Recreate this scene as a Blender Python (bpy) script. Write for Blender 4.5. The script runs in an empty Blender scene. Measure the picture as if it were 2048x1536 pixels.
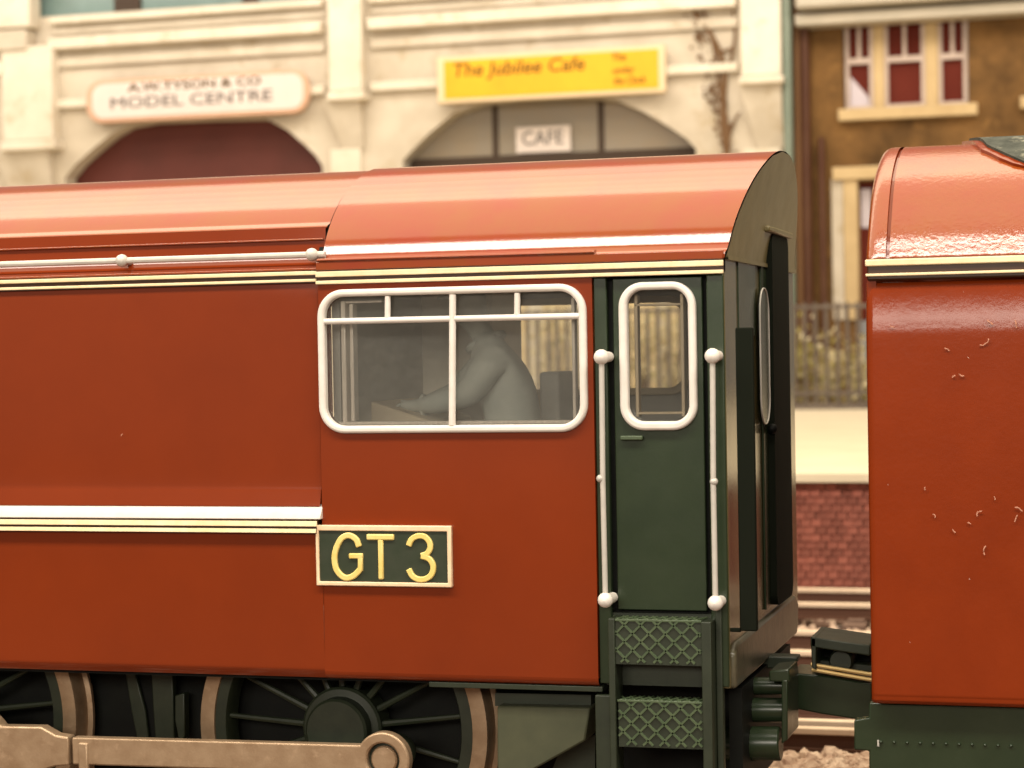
import bpy, bmesh, math, random
from mathutils import Vector, Matrix
random.seed(7)
R = math.radians
SC = bpy.context.scene
COL = SC.collection

# ------------------------------------------------------------------ camera
F_PX, YAW, PITCH, ROLL = 4200.0, R(16.2), R(-0.90), R(1.0)
CAM = Vector((0, -12.05, 3.15))
fw = Vector((-math.sin(YAW)*math.cos(PITCH), math.cos(YAW)*math.cos(PITCH), math.sin(PITCH)))
r0 = Vector((math.cos(YAW), math.sin(YAW), 0)); u0 = r0.cross(fw)
rt = r0*math.cos(ROLL) - u0*math.sin(ROLL); up = u0*math.cos(ROLL) + r0*math.sin(ROLL)
cd = bpy.data.cameras.new('camera'); cam = bpy.data.objects.new('camera', cd); COL.objects.link(cam)
cam.matrix_world = Matrix(((rt.x, up.x, -fw.x, CAM.x), (rt.y, up.y, -fw.y, CAM.y), (rt.z, up.z, -fw.z, CAM.z), (0, 0, 0, 1)))
cd.sensor_width = 36; cd.lens = 36*F_PX/2048; cd.clip_start = 0.1; cd.clip_end = 1000
cd.dof.use_dof = True; cd.dof.focus_distance = 12.9; cd.dof.aperture_fstop = 1.35
SC.camera = cam

# ------------------------------------------------------------------ light of the exhibition hall, plus added fills
w = bpy.data.worlds.new('World'); SC.world = w; w.use_nodes = True
w.node_tree.nodes['Background'].inputs[0].default_value = (1.0, 0.84, 0.66, 1)
w.node_tree.nodes['Background'].inputs[1].default_value = 0.30
def area(name, loc, sx, sy, radiance, target=None, col=(1, 0.90, 0.77)):
    l = bpy.data.lights.new(name, 'AREA'); l.shape = 'RECTANGLE'; l.size = sx; l.size_y = sy
    l.energy = radiance*math.pi*sx*sy; l.color = col
    o = bpy.data.objects.new(name, l); COL.objects.link(o); o.location = loc
    if target is not None:
        o.rotation_euler = (Vector(target)-Vector(loc)).to_track_quat('-Z', 'Y').to_euler()
    return o
CEIL = (1, 0.84, 0.60)
for y0, y1, rad in ((8.7, 11, 4.7), (11, 14, 4.0), (14, 18, 3.3), (18, 23, 2.6), (23, 31, 1.9)):
    area('hall_ceiling_light', (-8, (y0+y1)/2, 26), 90, y1-y0, rad, col=CEIL)
area('hall_ceiling_panel', (-8, 0.3, 26.2), 90, 16.5, 1.8, col=CEIL)
area('hall_strip_light', (-4, -8.6, 17.5), 44, 2.9, 19, (-4, 0, 3.8))
area('added_front_fill', (-2, -46, 15), 36, 8, 12.5, (-3, 0, 3))  # no known lamp here; added to brighten the cab interior
area('added_facade_fill', (-14, 40.5, 17), 56, 4, 4.6, (-14, 47, 6))  # invented lamp, added only to light the building fronts
SC.view_settings.view_transform = 'Standard'; SC.view_settings.look = 'None'
SC.view_settings.exposure = 0; SC.view_settings.gamma = 1
SC.cycles.use_denoising = True
SC.cycles.max_bounces = 8; SC.cycles.transparent_max_bounces = 12

# ------------------------------------------------------------------ measuring: photo pixel -> point on a real plane
def ray(px, py): return fw + rt*((px-1024)/F_PX) + up*((768-py)/F_PX)
def S(px, py, Y=0.0):
    d = ray(px, py); p = CAM + d*((Y-CAM.y)/d.y); return p.x, p.z
def onX(px, py, X):
    d = ray(px, py); p = CAM + d*((X-CAM.x)/d.x); return p.y, p.z

# ------------------------------------------------------------------ materials
def mat(name, col, rough=0.4, spec=0.5, col2=None, scale=3.0, bump=0.0, bscale=60.0, metal=0.0, specks=0.0, coat=0.0,
        rnd=0.0, stretch=None, dirt=None, dscale=8.0, spcol=(0.75, 0.55, 0.45)):
    m = bpy.data.materials.new(name); m.use_nodes = True
    nt = m.node_tree; N = nt.nodes; L = nt.links; b = N['Principled BSDF']
    b.inputs['Base Color'].default_value = (*col, 1); b.inputs['Roughness'].default_value = rough
    b.inputs['Specular IOR Level'].default_value = spec; b.inputs['Metallic'].default_value = metal
    b.inputs['Coat Weight'].default_value = coat; b.inputs['Coat Roughness'].default_value = 0.08
    tc = N.new('ShaderNodeTexCoord'); src = tc.outputs['Object']
    if stretch:
        mp = N.new('ShaderNodeMapping'); mp.inputs['Scale'].default_value = stretch; L.new(src, mp.inputs[0]); src = mp.outputs[0]
    cur = None
    def mix(a, bcol, fac):
        x = N.new('ShaderNodeMix'); x.data_type = 'RGBA'; L.new(fac, x.inputs[0])
        if a is None: x.inputs[6].default_value = (*col, 1)
        else: L.new(a, x.inputs[6])
        x.inputs[7].default_value = (*bcol, 1); return x.outputs[2]
    def noise(sc, det=6, r=0.6):
        n = N.new('ShaderNodeTexNoise'); n.inputs['Scale'].default_value = sc; n.inputs['Detail'].default_value = det
        n.inputs['Roughness'].default_value = r; L.new(src, n.inputs['Vector']); return n.outputs['Fac']
    def ramp(f, a, c):
        r_ = N.new('ShaderNodeMapRange'); r_.inputs[1].default_value = a; r_.inputs[2].default_value = c; L.new(f, r_.inputs[0]); return r_.outputs[0]
    if col2: cur = mix(cur, col2, ramp(noise(scale), 0.35, 0.68))
    if dirt: cur = mix(cur, dirt, ramp(noise(dscale, 9, 0.7), 0.56, 0.74))
    if rnd:
        oi = N.new('ShaderNodeObjectInfo'); h = N.new('ShaderNodeHueSaturation')
        mr = N.new('ShaderNodeMapRange'); mr.inputs[3].default_value = 1-rnd; mr.inputs[4].default_value = 1+rnd
        L.new(oi.outputs['Random'], mr.inputs[0]); L.new(mr.outputs[0], h.inputs['Value'])
        if cur is None: h.inputs['Color'].default_value = (*col, 1)
        else: L.new(cur, h.inputs['Color'])
        cur = h.outputs[0]
    if specks:
        v = N.new('ShaderNodeTexVoronoi'); v.inputs['Scale'].default_value = 9; v.inputs['Randomness'].default_value = 1
        nz = N.new('ShaderNodeTexNoise'); nz.inputs['Scale'].default_value = 25; L.new(tc.outputs['Object'], nz.inputs['Vector'])
        ad = N.new('ShaderNodeMixRGB'); ad.blend_type = 'ADD'; ad.inputs[0].default_value = 0.10
        L.new(tc.outputs['Object'], ad.inputs[1]); L.new(nz.outputs['Color'], ad.inputs[2]); L.new(ad.outputs[0], v.inputs['Vector'])
        sep = N.new('ShaderNodeSeparateColor'); L.new(v.outputs['Color'], sep.inputs[0])
        mm = N.new('ShaderNodeMath'); mm.operation = 'MULTIPLY'; L.new(sep.outputs[0], mm.inputs[0]); mm.inputs[1].default_value = specks
        lt = N.new('ShaderNodeMath'); lt.operation = 'LESS_THAN'; L.new(v.outputs['Distance'], lt.inputs[0])
        sb = N.new('ShaderNodeMath'); sb.operation = 'SUBTRACT'; L.new(mm.outputs[0], sb.inputs[0]); sb.inputs[1].default_value = specks*0.72
        L.new(sb.outputs[0], lt.inputs[1]); cur = mix(cur, spcol, lt.outputs[0])
    if cur is not None: L.new(cur, b.inputs['Base Color'])
    if rough < 0.6:
        rr = N.new('ShaderNodeMapRange'); rr.inputs[3].default_value = rough*0.8; rr.inputs[4].default_value = rough*1.25
        L.new(noise(5, 5), rr.inputs[0]); L.new(rr.outputs[0], b.inputs['Roughness'])
    if bump:
        bp = N.new('ShaderNodeBump'); bp.inputs['Strength'].default_value = bump; bp.inputs['Distance'].default_value = 0.02
        L.new(noise(bscale, 4), bp.inputs['Height']); L.new(bp.outputs[0], b.inputs['Normal'])
    return m
def glass(name, tint=(0.96, 0.96, 0.94), film=0.1, filmcol=(0.6, 0.58, 0.52)):
    m = bpy.data.materials.new(name); m.use_nodes = True; nt = m.node_tree; N = nt.nodes; L = nt.links
    N.remove(N['Principled BSDF']); out = N['Material Output']
    t = N.new('ShaderNodeBsdfTransparent'); t.inputs[0].default_value = (*tint, 1)
    g = N.new('ShaderNodeBsdfGlossy'); g.inputs['Roughness'].default_value = 0.04
    d = N.new('ShaderNodeBsdfDiffuse'); d.inputs[0].default_value = (*filmcol, 1)
    tc = N.new('ShaderNodeTexCoord'); nz = N.new('ShaderNodeTexNoise'); nz.inputs['Scale'].default_value = 22; nz.inputs['Detail'].default_value = 8
    L.new(tc.outputs['Object'], nz.inputs['Vector'])
    mr = N.new('ShaderNodeMapRange'); mr.inputs[1].default_value = 0.3; mr.inputs[2].default_value = 0.75
    mr.inputs[3].default_value = film*0.85; mr.inputs[4].default_value = film*1.15; L.new(nz.outputs['Fac'], mr.inputs[0])
    a = N.new('ShaderNodeMixShader'); L.new(mr.outputs[0], a.inputs[0]); L.new(t.outputs[0], a.inputs[1]); L.new(d.outputs[0], a.inputs[2])
    fr = N.new('ShaderNodeFresnel'); fr.inputs[0].default_value = 1.45
    e = N.new('ShaderNodeMixShader'); L.new(fr.outputs[0], e.inputs[0]); L.new(a.outputs[0], e.inputs[1]); L.new(g.outputs[0], e.inputs[2])
    L.new(e.outputs[0], out.inputs[0]); return m

M = {}
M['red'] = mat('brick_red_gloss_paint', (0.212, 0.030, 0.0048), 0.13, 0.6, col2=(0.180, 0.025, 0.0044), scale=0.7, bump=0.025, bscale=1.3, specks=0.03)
M['red_lit'] = mat('brick_red_lit_roof', (0.26, 0.055, 0.007), 0.10, 1.0, col2=(0.27, 0.036, 0.011), scale=2.5, bump=0.012, bscale=40, specks=0.03)  # lit copy of the side red; roof brightness is in the colour
M['red_rough_lit'] = mat('brick_red_gritty_lit_roof', (0.26, 0.055, 0.007), 0.12, 1.0, col2=(0.26, 0.034, 0.010), scale=3, bump=0.12, bscale=34, specks=0.1)  # same lightened red with grit; overhead light is in the colour
M['red_rough'] = mat('brick_red_dusty_paint', (0.222, 0.030, 0.0046), 0.17, 0.35, col2=(0.19, 0.025, 0.004), scale=2, bump=0.05, bscale=26, specks=0.16)
M['green'] = mat('dark_green_paint', (0.019, 0.032, 0.015), 0.24, 0.5, col2=(0.025, 0.039, 0.019), scale=4, bump=0.02, bscale=50, specks=0.03, spcol=(0.3, 0.33, 0.25))
M['green_end'] = mat('dark_green_gloss_paint', (0.075, 0.066, 0.028), 0.16, 0.6, col2=(0.12, 0.098, 0.042), scale=7, bump=0.02, bscale=30)
M['green_frame'] = mat('green_satin_plastic', (0.026, 0.034, 0.019), 0.42, 0.4, col2=(0.018, 0.025, 0.014), scale=9, bump=0.03, bscale=70)
M['sand_green'] = mat('olive_green_sandbox', (0.075, 0.08, 0.045), 0.55, 0.3, col2=(0.06, 0.066, 0.038), scale=6)
M['green_mesh'] = mat('green_step_plastic', (0.055, 0.085, 0.042), 0.35, 0.5, col2=(0.08, 0.11, 0.055), scale=14, bump=0.05, bscale=90)
M['gangway_black'] = mat('matt_gangway_black', (0.008, 0.010, 0.006), 0.8, 0.08)
M['olive'] = mat('olive_lit_rear_panel', (0.15, 0.125, 0.052), 0.35, 0.4, col2=(0.19, 0.155, 0.07), scale=6, bump=0.04, bscale=25)  # dusty green paint lightened to olive, reflected light mixed into the colour
M['black'] = mat('black_plastic', (0.004, 0.0045, 0.004), 0.6, 0.15, col2=(0.007, 0.008, 0.006), scale=5)
M['cream'] = mat('cream_lining', (0.88, 0.74, 0.48), 0.35, 0.5, col2=(0.82, 0.64, 0.36), scale=9)
M['black_line'] = mat('dark_brown_lining', (0.045, 0.018, 0.006), 0.4, 0.4)
M['white'] = mat('white_plastic', (0.80, 0.76, 0.70), 0.38, 0.5, col2=(0.74, 0.69, 0.62), scale=11, bump=0.03, bscale=40)
M['white_rail'] = mat('white_wire_paint', (0.50, 0.48, 0.43), 0.3, 0.6, col2=(0.58, 0.55, 0.49), scale=14, bump=0.03, bscale=40)
M['yellow'] = mat('yellow_raised_letter', (0.86, 0.70, 0.26), 0.3, 0.6, col2=(0.80, 0.60, 0.16), scale=14)
M['plate_green'] = mat('nameplate_green', (0.026, 0.038, 0.020), 0.4, 0.4, col2=(0.034, 0.044, 0.026), scale=12)
M['plate_edge'] = mat('nameplate_edge', (0.88, 0.68, 0.45), 0.4, 0.5, col2=(0.82, 0.58, 0.36), scale=12)
M['bronze'] = mat('dull_bronze_metal', (0.44, 0.315, 0.20), 0.36, 0.5, col2=(0.33, 0.22, 0.13), scale=7, bump=0.06, bscale=60, metal=0.45, dirt=(0.52, 0.37, 0.24), dscale=11)
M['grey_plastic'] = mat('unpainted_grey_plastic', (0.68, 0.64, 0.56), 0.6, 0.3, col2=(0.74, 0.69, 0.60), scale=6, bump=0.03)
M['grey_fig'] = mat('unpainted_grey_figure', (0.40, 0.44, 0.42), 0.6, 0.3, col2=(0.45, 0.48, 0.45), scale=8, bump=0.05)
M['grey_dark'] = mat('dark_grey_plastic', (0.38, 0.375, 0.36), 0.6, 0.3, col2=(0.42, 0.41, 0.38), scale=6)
M['cab_beige'] = mat('beige_cab_lining', (0.62, 0.52, 0.38), 0.6, 0.3, col2=(0.56, 0.46, 0.34), scale=6)
M['cab_white'] = mat('pale_cab_ceiling', (0.75, 0.72, 0.64), 0.7, 0.3)
M['clear_edge'] = mat('clear_moulding_edge', (0.85, 0.78, 0.70), 0.15, 0.7, col2=(0.62, 0.54, 0.48), scale=12, stretch=(6, 1, 0.4))
M['glass'] = glass('dusty_hazed_pane', film=0.075, filmcol=(0.64, 0.63, 0.57))  # dust film thickened as painted haze, lightens the view inside
M['glass_clean'] = glass('clear_window_plastic', film=0.03)
M['stone'] = mat('cream_stone', (0.63, 0.565, 0.47), 0.9, 0.2, col2=(0.49, 0.425, 0.335), scale=0.6, bump=0.1, bscale=6, dirt=(0.40, 0.31, 0.19), dscale=1.1)
M['stone_light'] = mat('pale_cream_stone', (0.75, 0.685, 0.58), 0.9, 0.2, col2=(0.65, 0.58, 0.47), scale=0.7, dirt=(0.5, 0.38, 0.24), dscale=1.3)
M['board_cream'] = mat('cream_shop_front_board', (0.90, 0.76, 0.52), 0.7, 0.2, col2=(0.74, 0.57, 0.34), scale=2, rnd=0.2)
M['maroon'] = mat('maroon_shop_board', (0.085, 0.018, 0.013), 0.5, 0.4, col2=(0.11, 0.024, 0.018), scale=0.8)
M['taupe'] = mat('dusty_taupe_window', (0.30, 0.235, 0.16), 0.3, 0.4, col2=(0.27, 0.245, 0.21), scale=0.35)
M['blue_glass'] = mat('blue_grey_window', (0.20, 0.29, 0.28), 0.2, 0.5, col2=(0.15, 0.22, 0.21), scale=0.6)
M['dark_wood'] = mat('dark_brown_timber', (0.055, 0.034, 0.022), 0.6, 0.3)
M['pipe'] = mat('grey_green_pipe_paint', (0.16, 0.20, 0.16), 0.4, 0.4, col2=(0.20, 0.235, 0.19), scale=1)
M['sign_yellow'] = mat('yellow_sign', (0.84, 0.43, 0.02), 0.5, 0.3, col2=(0.80, 0.38, 0.018), scale=1)
M['sign_cream'] = mat('cream_sign_edge', (0.74, 0.58, 0.38), 0.6, 0.3)
M['sign_white'] = mat('white_sign', (0.72, 0.64, 0.60), 0.6, 0.3, col2=(0.66, 0.58, 0.55), scale=1)
M['sign_pink'] = mat('faded_pink_edge', (0.60, 0.36, 0.25), 0.6, 0.3, col2=(0.66, 0.43, 0.30), scale=1.2)
M['ink'] = mat('dark_brown_lettering', (0.10, 0.055, 0.012), 0.6, 0.2)
M['ink_grey'] = mat('grey_lettering', (0.11, 0.095, 0.09), 0.6, 0.2)
M['house'] = mat('brown_rubble_wall', (0.20, 0.105, 0.036), 0.9, 0.2, col2=(0.075, 0.040, 0.015), scale=0.9, bump=0.2, bscale=5, dirt=(0.28, 0.15, 0.05), dscale=1.6)  # rubble mottle, its dark tone deepened for eaves and pipe shadow
M['house_trim'] = mat('sandstone_trim', (0.56, 0.42, 0.235), 0.85, 0.2, col2=(0.48, 0.35, 0.19), scale=1.2)
M['sash'] = mat('faded_white_sash', (0.56, 0.46, 0.41), 0.5, 0.3, col2=(0.48, 0.38, 0.33), scale=2)
M['curtain_glass'] = mat('maroon_curtained_glass', (0.10, 0.018, 0.012), 0.6, 0.05, col2=(0.125, 0.024, 0.016), scale=1)
M['pale_card'] = mat('pale_lilac_card', (0.55, 0.50, 0.56), 0.6, 0.3)
M['fascia'] = mat('pale_grey_fascia', (0.50, 0.45, 0.37), 0.6, 0.3, col2=(0.42, 0.38, 0.31), scale=0.8)
M['rust_pipe'] = mat('red_brown_pipe', (0.075, 0.026, 0.012), 0.5, 0.3, col2=(0.10, 0.042, 0.020), scale=0.9)
M['tan_pipe'] = mat('tan_pipe', (0.17, 0.085, 0.035), 0.5, 0.3)
M['iron'] = mat('dull_grey_iron', (0.10, 0.080, 0.066), 0.6, 0.3, col2=(0.15, 0.12, 0.10), scale=2)
M['leaf'] = mat('pale_yellow_green_leaf', (0.62, 0.54, 0.20), 0.7, 0.2, col2=(0.34, 0.32, 0.10), scale=3)
M['blossom'] = mat('cream_blossom', (0.88, 0.78, 0.52), 0.7, 0.2)
M['twig'] = mat('brown_twig', (0.16, 0.09, 0.045), 0.8, 0.2)
M['platform'] = mat('cream_platform_surface', (0.73, 0.64, 0.48), 0.9, 0.2, col2=(0.66, 0.57, 0.42), scale=0.8)
M['brick'] = mat('red_brick', (0.27, 0.080, 0.055), 0.8, 0.2, col2=(0.34, 0.125, 0.09), scale=12, rnd=0.26)
M['mortar'] = mat('pinkish_mortar', (0.36, 0.18, 0.14), 0.9, 0.1)
M['rail'] = mat('pale_rusty_rail', (0.78, 0.63, 0.47), 0.5, 0.4, col2=(0.68, 0.52, 0.38), scale=4)
M['rail_web'] = mat('rusty_shaded_rail_web', (0.12, 0.06, 0.04), 0.8, 0.1)  # rust, darkened to hold the shade on the rail's side
M['sleeper'] = mat('weathered_sleeper', (0.13, 0.08, 0.06), 0.9, 0.1, col2=(0.24, 0.165, 0.13), scale=5, bump=0.2, bscale=20)
M['ground'] = mat('pinkish_ballast_bed', (0.13, 0.08, 0.06), 0.95, 0.1, col2=(0.07, 0.042, 0.032), scale=9, bump=0.5, bscale=14)
M['ballast'] = mat('pale_pink_ballast', (0.64, 0.50, 0.39), 0.9, 0.2, col2=(0.34, 0.22, 0.16), scale=6, dirt=(0.14, 0.085, 0.06), dscale=13)  # dark spots paint in the shaded pits between stones
M['copper'] = mat('brass_wire', (0.72, 0.52, 0.22), 0.3, 0.5, metal=0.5)
M['roof_grey'] = mat('weathered_grey_green_grille', (0.075, 0.08, 0.066), 0.8, 0.15, col2=(0.035, 0.04, 0.033), scale=9, bump=0.4, bscale=18, dirt=(0.34, 0.32, 0.24), dscale=7)
M['lint'] = mat('pale_lint', (0.55, 0.27, 0.18), 0.9, 0.1)
M['dusty_step'] = mat('dusty_floor_plate', (0.11, 0.095, 0.06), 0.3, 0.5, col2=(0.055, 0.055, 0.032), scale=9, bump=0.15, bscale=22)

# ------------------------------------------------------------------ mesh builder
class MB:
    def __init__(s): s.v = []; s.f = []
    def add(s, vs, fs):
        k = len(s.v); s.v += [tuple(p) for p in vs]; s.f += [tuple(i+k for i in f) for f in fs]; return s
    def box(s, x0, x1, y0, y1, z0, z1):
        x0, x1 = min(x0, x1), max(x0, x1); y0, y1 = min(y0, y1), max(y0, y1); z0, z1 = min(z0, z1), max(z0, z1)
        return s.add([(x0,y0,z0),(x1,y0,z0),(x1,y1,z0),(x0,y1,z0),(x0,y0,z1),(x1,y0,z1),(x1,y1,z1),(x0,y1,z1)],
                     [(0,3,2,1),(4,5,6,7),(0,1,5,4),(1,2,6,5),(2,3,7,6),(3,0,4,7)])
    def prism(s, pts, y0, y1):                       # polygon in x,z given counter-clockwise seen from -y, extruded along y
        n = len(pts); a = sum(pts[i][0]*pts[(i+1)%n][1]-pts[(i+1)%n][0]*pts[i][1] for i in range(n))
        if a < 0: pts = pts[::-1]
        vs = [(x, y0, z) for x, z in pts]+[(x, y1, z) for x, z in pts]
        return s.add(vs, [tuple(range(n)), tuple(range(2*n-1, n-1, -1))]+[(i, n+i, n+(i+1)%n, (i+1)%n) for i in range(n)])
    def prismx(s, pts, x0, x1):                      # polygon in y,z extruded along x
        n = len(pts)
        vs = [(x0, y, z) for y, z in pts]+[(x1, y, z) for y, z in pts]
        return s.add(vs, [tuple(range(n)), tuple(range(2*n-1, n-1, -1))]+[(i, n+i, n+(i+1)%n, (i+1)%n) for i in range(n)])
    def tube(s, path, r, n=10, closed=False, cap=True):
        P = [Vector(p) for p in path]; m = len(P); rings = []
        ref = None
        for i, p in enumerate(P):
            a = P[(i-1)%m] if closed or i > 0 else P[i]; b = P[(i+1)%m] if closed or i < m-1 else P[i]
            t = (b-a).normalized()
            if ref is None: ref = Vector((0,1,0)) if abs(t.y) < 0.9 else Vector((1,0,0))
            u = (ref-t*ref.dot(t)).normalized(); v = t.cross(u); ref = u
            rr = r[i] if isinstance(r, (list, tuple)) else r
            rings.append([p+u*(rr*math.cos(2*math.pi*k/n))+v*(rr*math.sin(2*math.pi*k/n)) for k in range(n)])
        vs = [q for ring in rings for q in ring]; fs = []
        for i in range(m if closed else m-1):
            j = (i+1)%m
            fs += [(i*n+k, i*n+(k+1)%n, j*n+(k+1)%n, j*n+k) for k in range(n)]
        if cap and not closed: fs += [tuple(range(n-1, -1, -1)), tuple((m-1)*n+k for k in range(n))]
        return s.add(vs, fs)
    def lathe_y(s, cx, cz, prof, n=48):              # prof: list of (y, radius); open profile spun about the y axis
        m = len(prof); vs = []; fs = []
        for y, r in prof: vs += [(cx+r*math.cos(2*math.pi*k/n), y, cz+r*math.sin(2*math.pi*k/n)) for k in range(n)]
        for i in range(m-1): fs += [(i*n+k, i*n+(k+1)%n, (i+1)*n+(k+1)%n, (i+1)*n+k) for k in range(n)]
        return s.add(vs, fs)
    def sphere(s, c, r, n=12, m=8):
        prof = [(c[1]-r*math.cos(math.pi*i/m), max(1e-4, r*math.sin(math.pi*i/m))) for i in range(m+1)]
        return s.lathe_y(c[0], c[2], prof, n)
    def loft(s, rings, closed=False):                # rows of points
        n = len(rings[0]); vs = [p for r_ in rings for p in r_]; fs = []
        for i in range(len(rings)-1):
            for k in range(n if closed else n-1): fs.append((i*n+k, i*n+(k+1)%n, (i+1)*n+(k+1)%n, (i+1)*n+k))
        return s.add(vs, fs)
    def build(s, name, m, parent=None, smooth=False, bevel=0.0, seg=2, angle=35):
        me = bpy.data.meshes.new(name); me.from_pydata(s.v, [], s.f); me.update()
        bm = bmesh.new(); bm.from_mesh(me); bmesh.ops.remove_doubles(bm, verts=bm.verts, dist=1e-5)
        bmesh.ops.recalc_face_normals(bm, faces=bm.faces); bm.to_mesh(me); bm.free()
        return link(name, me, m, parent, smooth, bevel, seg, angle)
def link(name, me, m, parent=None, smooth=False, bevel=0.0, seg=2, angle=35):
    if m is not None and not me.materials: me.materials.append(m)
    o = bpy.data.objects.new(name, me); COL.objects.link(o)
    if smooth:
        for p in me.polygons: p.use_smooth = True
        me.set_sharp_from_angle(angle=R(angle))
    if bevel:
        b = o.modifiers.new('edge', 'BEVEL'); b.width = bevel; b.segments = seg; b.limit_method = 'ANGLE'; b.angle_limit = R(40)
        b.harden_normals = False
        for p in me.polygons: p.use_smooth = True
        me.set_sharp_from_angle(angle=R(angle))
    if parent is not None: par(o, parent)
    return o
def par(o, p):
    o.parent = p
    o.matrix_parent_inverse = Matrix.Translation(-world_loc(p))
def world_loc(p):
    v = Vector(p.location)
    q = p
    while q.parent is not None:
        v = v + q.matrix_parent_inverse.to_translation() + Vector(q.parent.location); q = q.parent
    return v
def thing(name, loc, label, cat, group=None):
    o = bpy.data.objects.new(name, None); COL.objects.link(o); o.location = loc; o.empty_display_size = 0.3
    return tag(o, label, cat, group)
def tag(o, label, cat, group=None):
    o['label'] = label; o['category'] = cat
    if group: o['group'] = group
    return o
def kind(o, k): o['kind'] = k; return o

def plate(outer, holes, y0, y1):
    """x,z outline with holes, given thickness along y -> MB"""
    bm = bmesh.new(); es = []; loops = []
    for lp in [outer]+list(holes):
        vs = [bm.verts.new((x, y0, z)) for x, z in lp]; loops.append(vs)
        es += [bm.edges.new((vs[i], vs[(i+1) % len(vs)])) for i in range(len(vs))]
    bmesh.ops.triangle_fill(bm, use_beauty=True, use_dissolve=False, edges=es)
    bm.verts.index_update(); bm.verts.ensure_lookup_table()
    mb = MB(); n = len(bm.verts); co = [v.co.copy() for v in bm.verts]
    fs = [tuple(v.index for v in f.verts) for f in bm.faces]
    mb.add([tuple(c) for c in co]+[(c.x, y1, c.z) for c in co], fs+[tuple(i+n for i in f[::-1]) for f in fs])
    for vs in loops:
        k = len(vs)
        for i in range(k):
            a, b = vs[i].index, vs[(i+1) % k].index
            mb.f.append((a, b, b+n, a+n))
    bm.free(); return mb
def rrect(x0, x1, z0, z1, r, n=8):
    pts = []
    for cx, cz, a0 in ((x1-r, z1-r, 0), (x0+r, z1-r, 90), (x0+r, z0+r, 180), (x1-r, z0+r, 270)):
        pts += [(cx+r*math.cos(R(a0+90*i/n)), cz+r*math.sin(R(a0+90*i/n))) for i in range(n+1)]
    return pts
def rsmooth(pts, k=4):
    out = []; n = len(pts)
    for i in range(n-1):
        p0, p1, p2, p3 = pts[max(0, i-1)], pts[i], pts[i+1], pts[min(n-1, i+2)]
        for j in range(k):
            t = j/k
            out.append(tuple(0.5*((2*b)+(-a+c)*t+(2*a-5*b+4*c-d)*t*t+(-a+3*b-3*c+d)*t**3) for a, b, c, d in zip(p0, p1, p2, p3)))
    out.append(pts[-1]); return out
W = 2.7
def mirror(pts): return pts+[(W-d, z) for d, z in reversed(pts[:-1])]

# ================================================================== SETTING
g = MB().box(-140, 140, -40, 120, -1.2, -0.30).build('ground', M['ground']); kind(g, 'structure')
PY, PZ = 16.0, 1.456
pf = MB().box(-60, 40, PY+0.22, 70, -0.29, PZ-0.14).build('platform', M['mortar']); kind(pf, 'structure')
cp = MB().box(-60, 40, PY-0.03, 70, PZ-0.14, PZ).build('coping', M['platform'], pf, bevel=0.02)
bme = bpy.data.meshes.new('brick')
bb = MB().box(-0.066, 0.066, -0.02, 0.05, -0.0455, 0.0455); bme.from_pydata(bb.v, [], bb.f); bme.materials.append(M['brick'])
bl = 0.142; bh = 0.1
rows = 15; cols = 20
xc = S(1660, 1060, PY)[0]
for r_ in range(rows):
    for c_ in range(cols):
        o = bpy.data.objects.new('brick', bme); COL.objects.link(o)
        o.location = (xc+(c_-cols/2+(0.5 if r_ % 2 else 0))*bl+random.uniform(-.007, .007), PY+0.19+random.uniform(-.014, .014), PZ-0.14-0.05-bh*r_+random.uniform(-.002, .002))
        o.rotation_euler = (random.uniform(-.02, .02), random.uniform(-.015, .015), random.uniform(-.03, .03)); o.parent = pf
rest = MB()
for side in (-1, 1):
    for r_ in range(rows):
        for c_ in range(28):
            x = xc+side*((cols/2+0.5)*bl+bl*c_)+(0.5*bl if r_ % 2 else 0)-0.25*bl
            z = PZ-0.19-bh*r_
            rest.box(x-.066, x+.066, PY+0.17, PY+0.24, z-.0455, z+.0455)
kind(rest.build('brickwork', M['brick'], pf), 'stuff')

# tracks behind the train: rails, sleepers
def track(yc, label, x0=-10.0, x1=4.0, check=False):
    t = thing('railway_track', (-3, yc, -0.30), label, 'railway track', 'railway tracks between the train and the platform')
    slm = bpy.data.meshes.new('sleeper'); q = MB().box(-0.13, 0.13, -1.25, 1.25, -0.07, 0.065)
    for s_ in (-0.78, 0.78):
        q.box(-0.10, 0.10, s_-0.17, s_+0.17, 0.065, 0.10)
    slm.from_pydata(q.v, [], q.f); slm.materials.append(M['sleeper'])
    n = int((x1-x0)/0.82)
    for i in range(n):
        o = bpy.data.objects.new('sleeper', slm); COL.objects.link(o); o.location = (x0+0.82*i+0.3+random.uniform(-.03, .03), yc+random.uniform(-.03, .03), -0.265)
        o.rotation_euler = (0, 0, random.uniform(-.02, .02)); par(o, t)
    ys = [yc-0.76, yc+0.76]
    if check: ys.append(yc-0.40)
    for y in ys:
        m = MB().box(x0, x1, y-0.085, y+0.085, -0.185, -0.155).box(x0, x1, y-0.016, y+0.016, -0.155, -0.045)
        rr_ = m.build('rail', M['rail_web'], t)
        MB().box(x0, x1, y-0.055, y+0.055, -0.045, 0.01).build('rail_head', M['rail'], rr_, bevel=.01)
track(5.95, 'pale rusty track with a check rail, nearest the train', check=True)
track(10.3, 'pale rusty track in the middle of the three')
track(14.35, 'pale rusty track running along the foot of the brick platform face')

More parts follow.
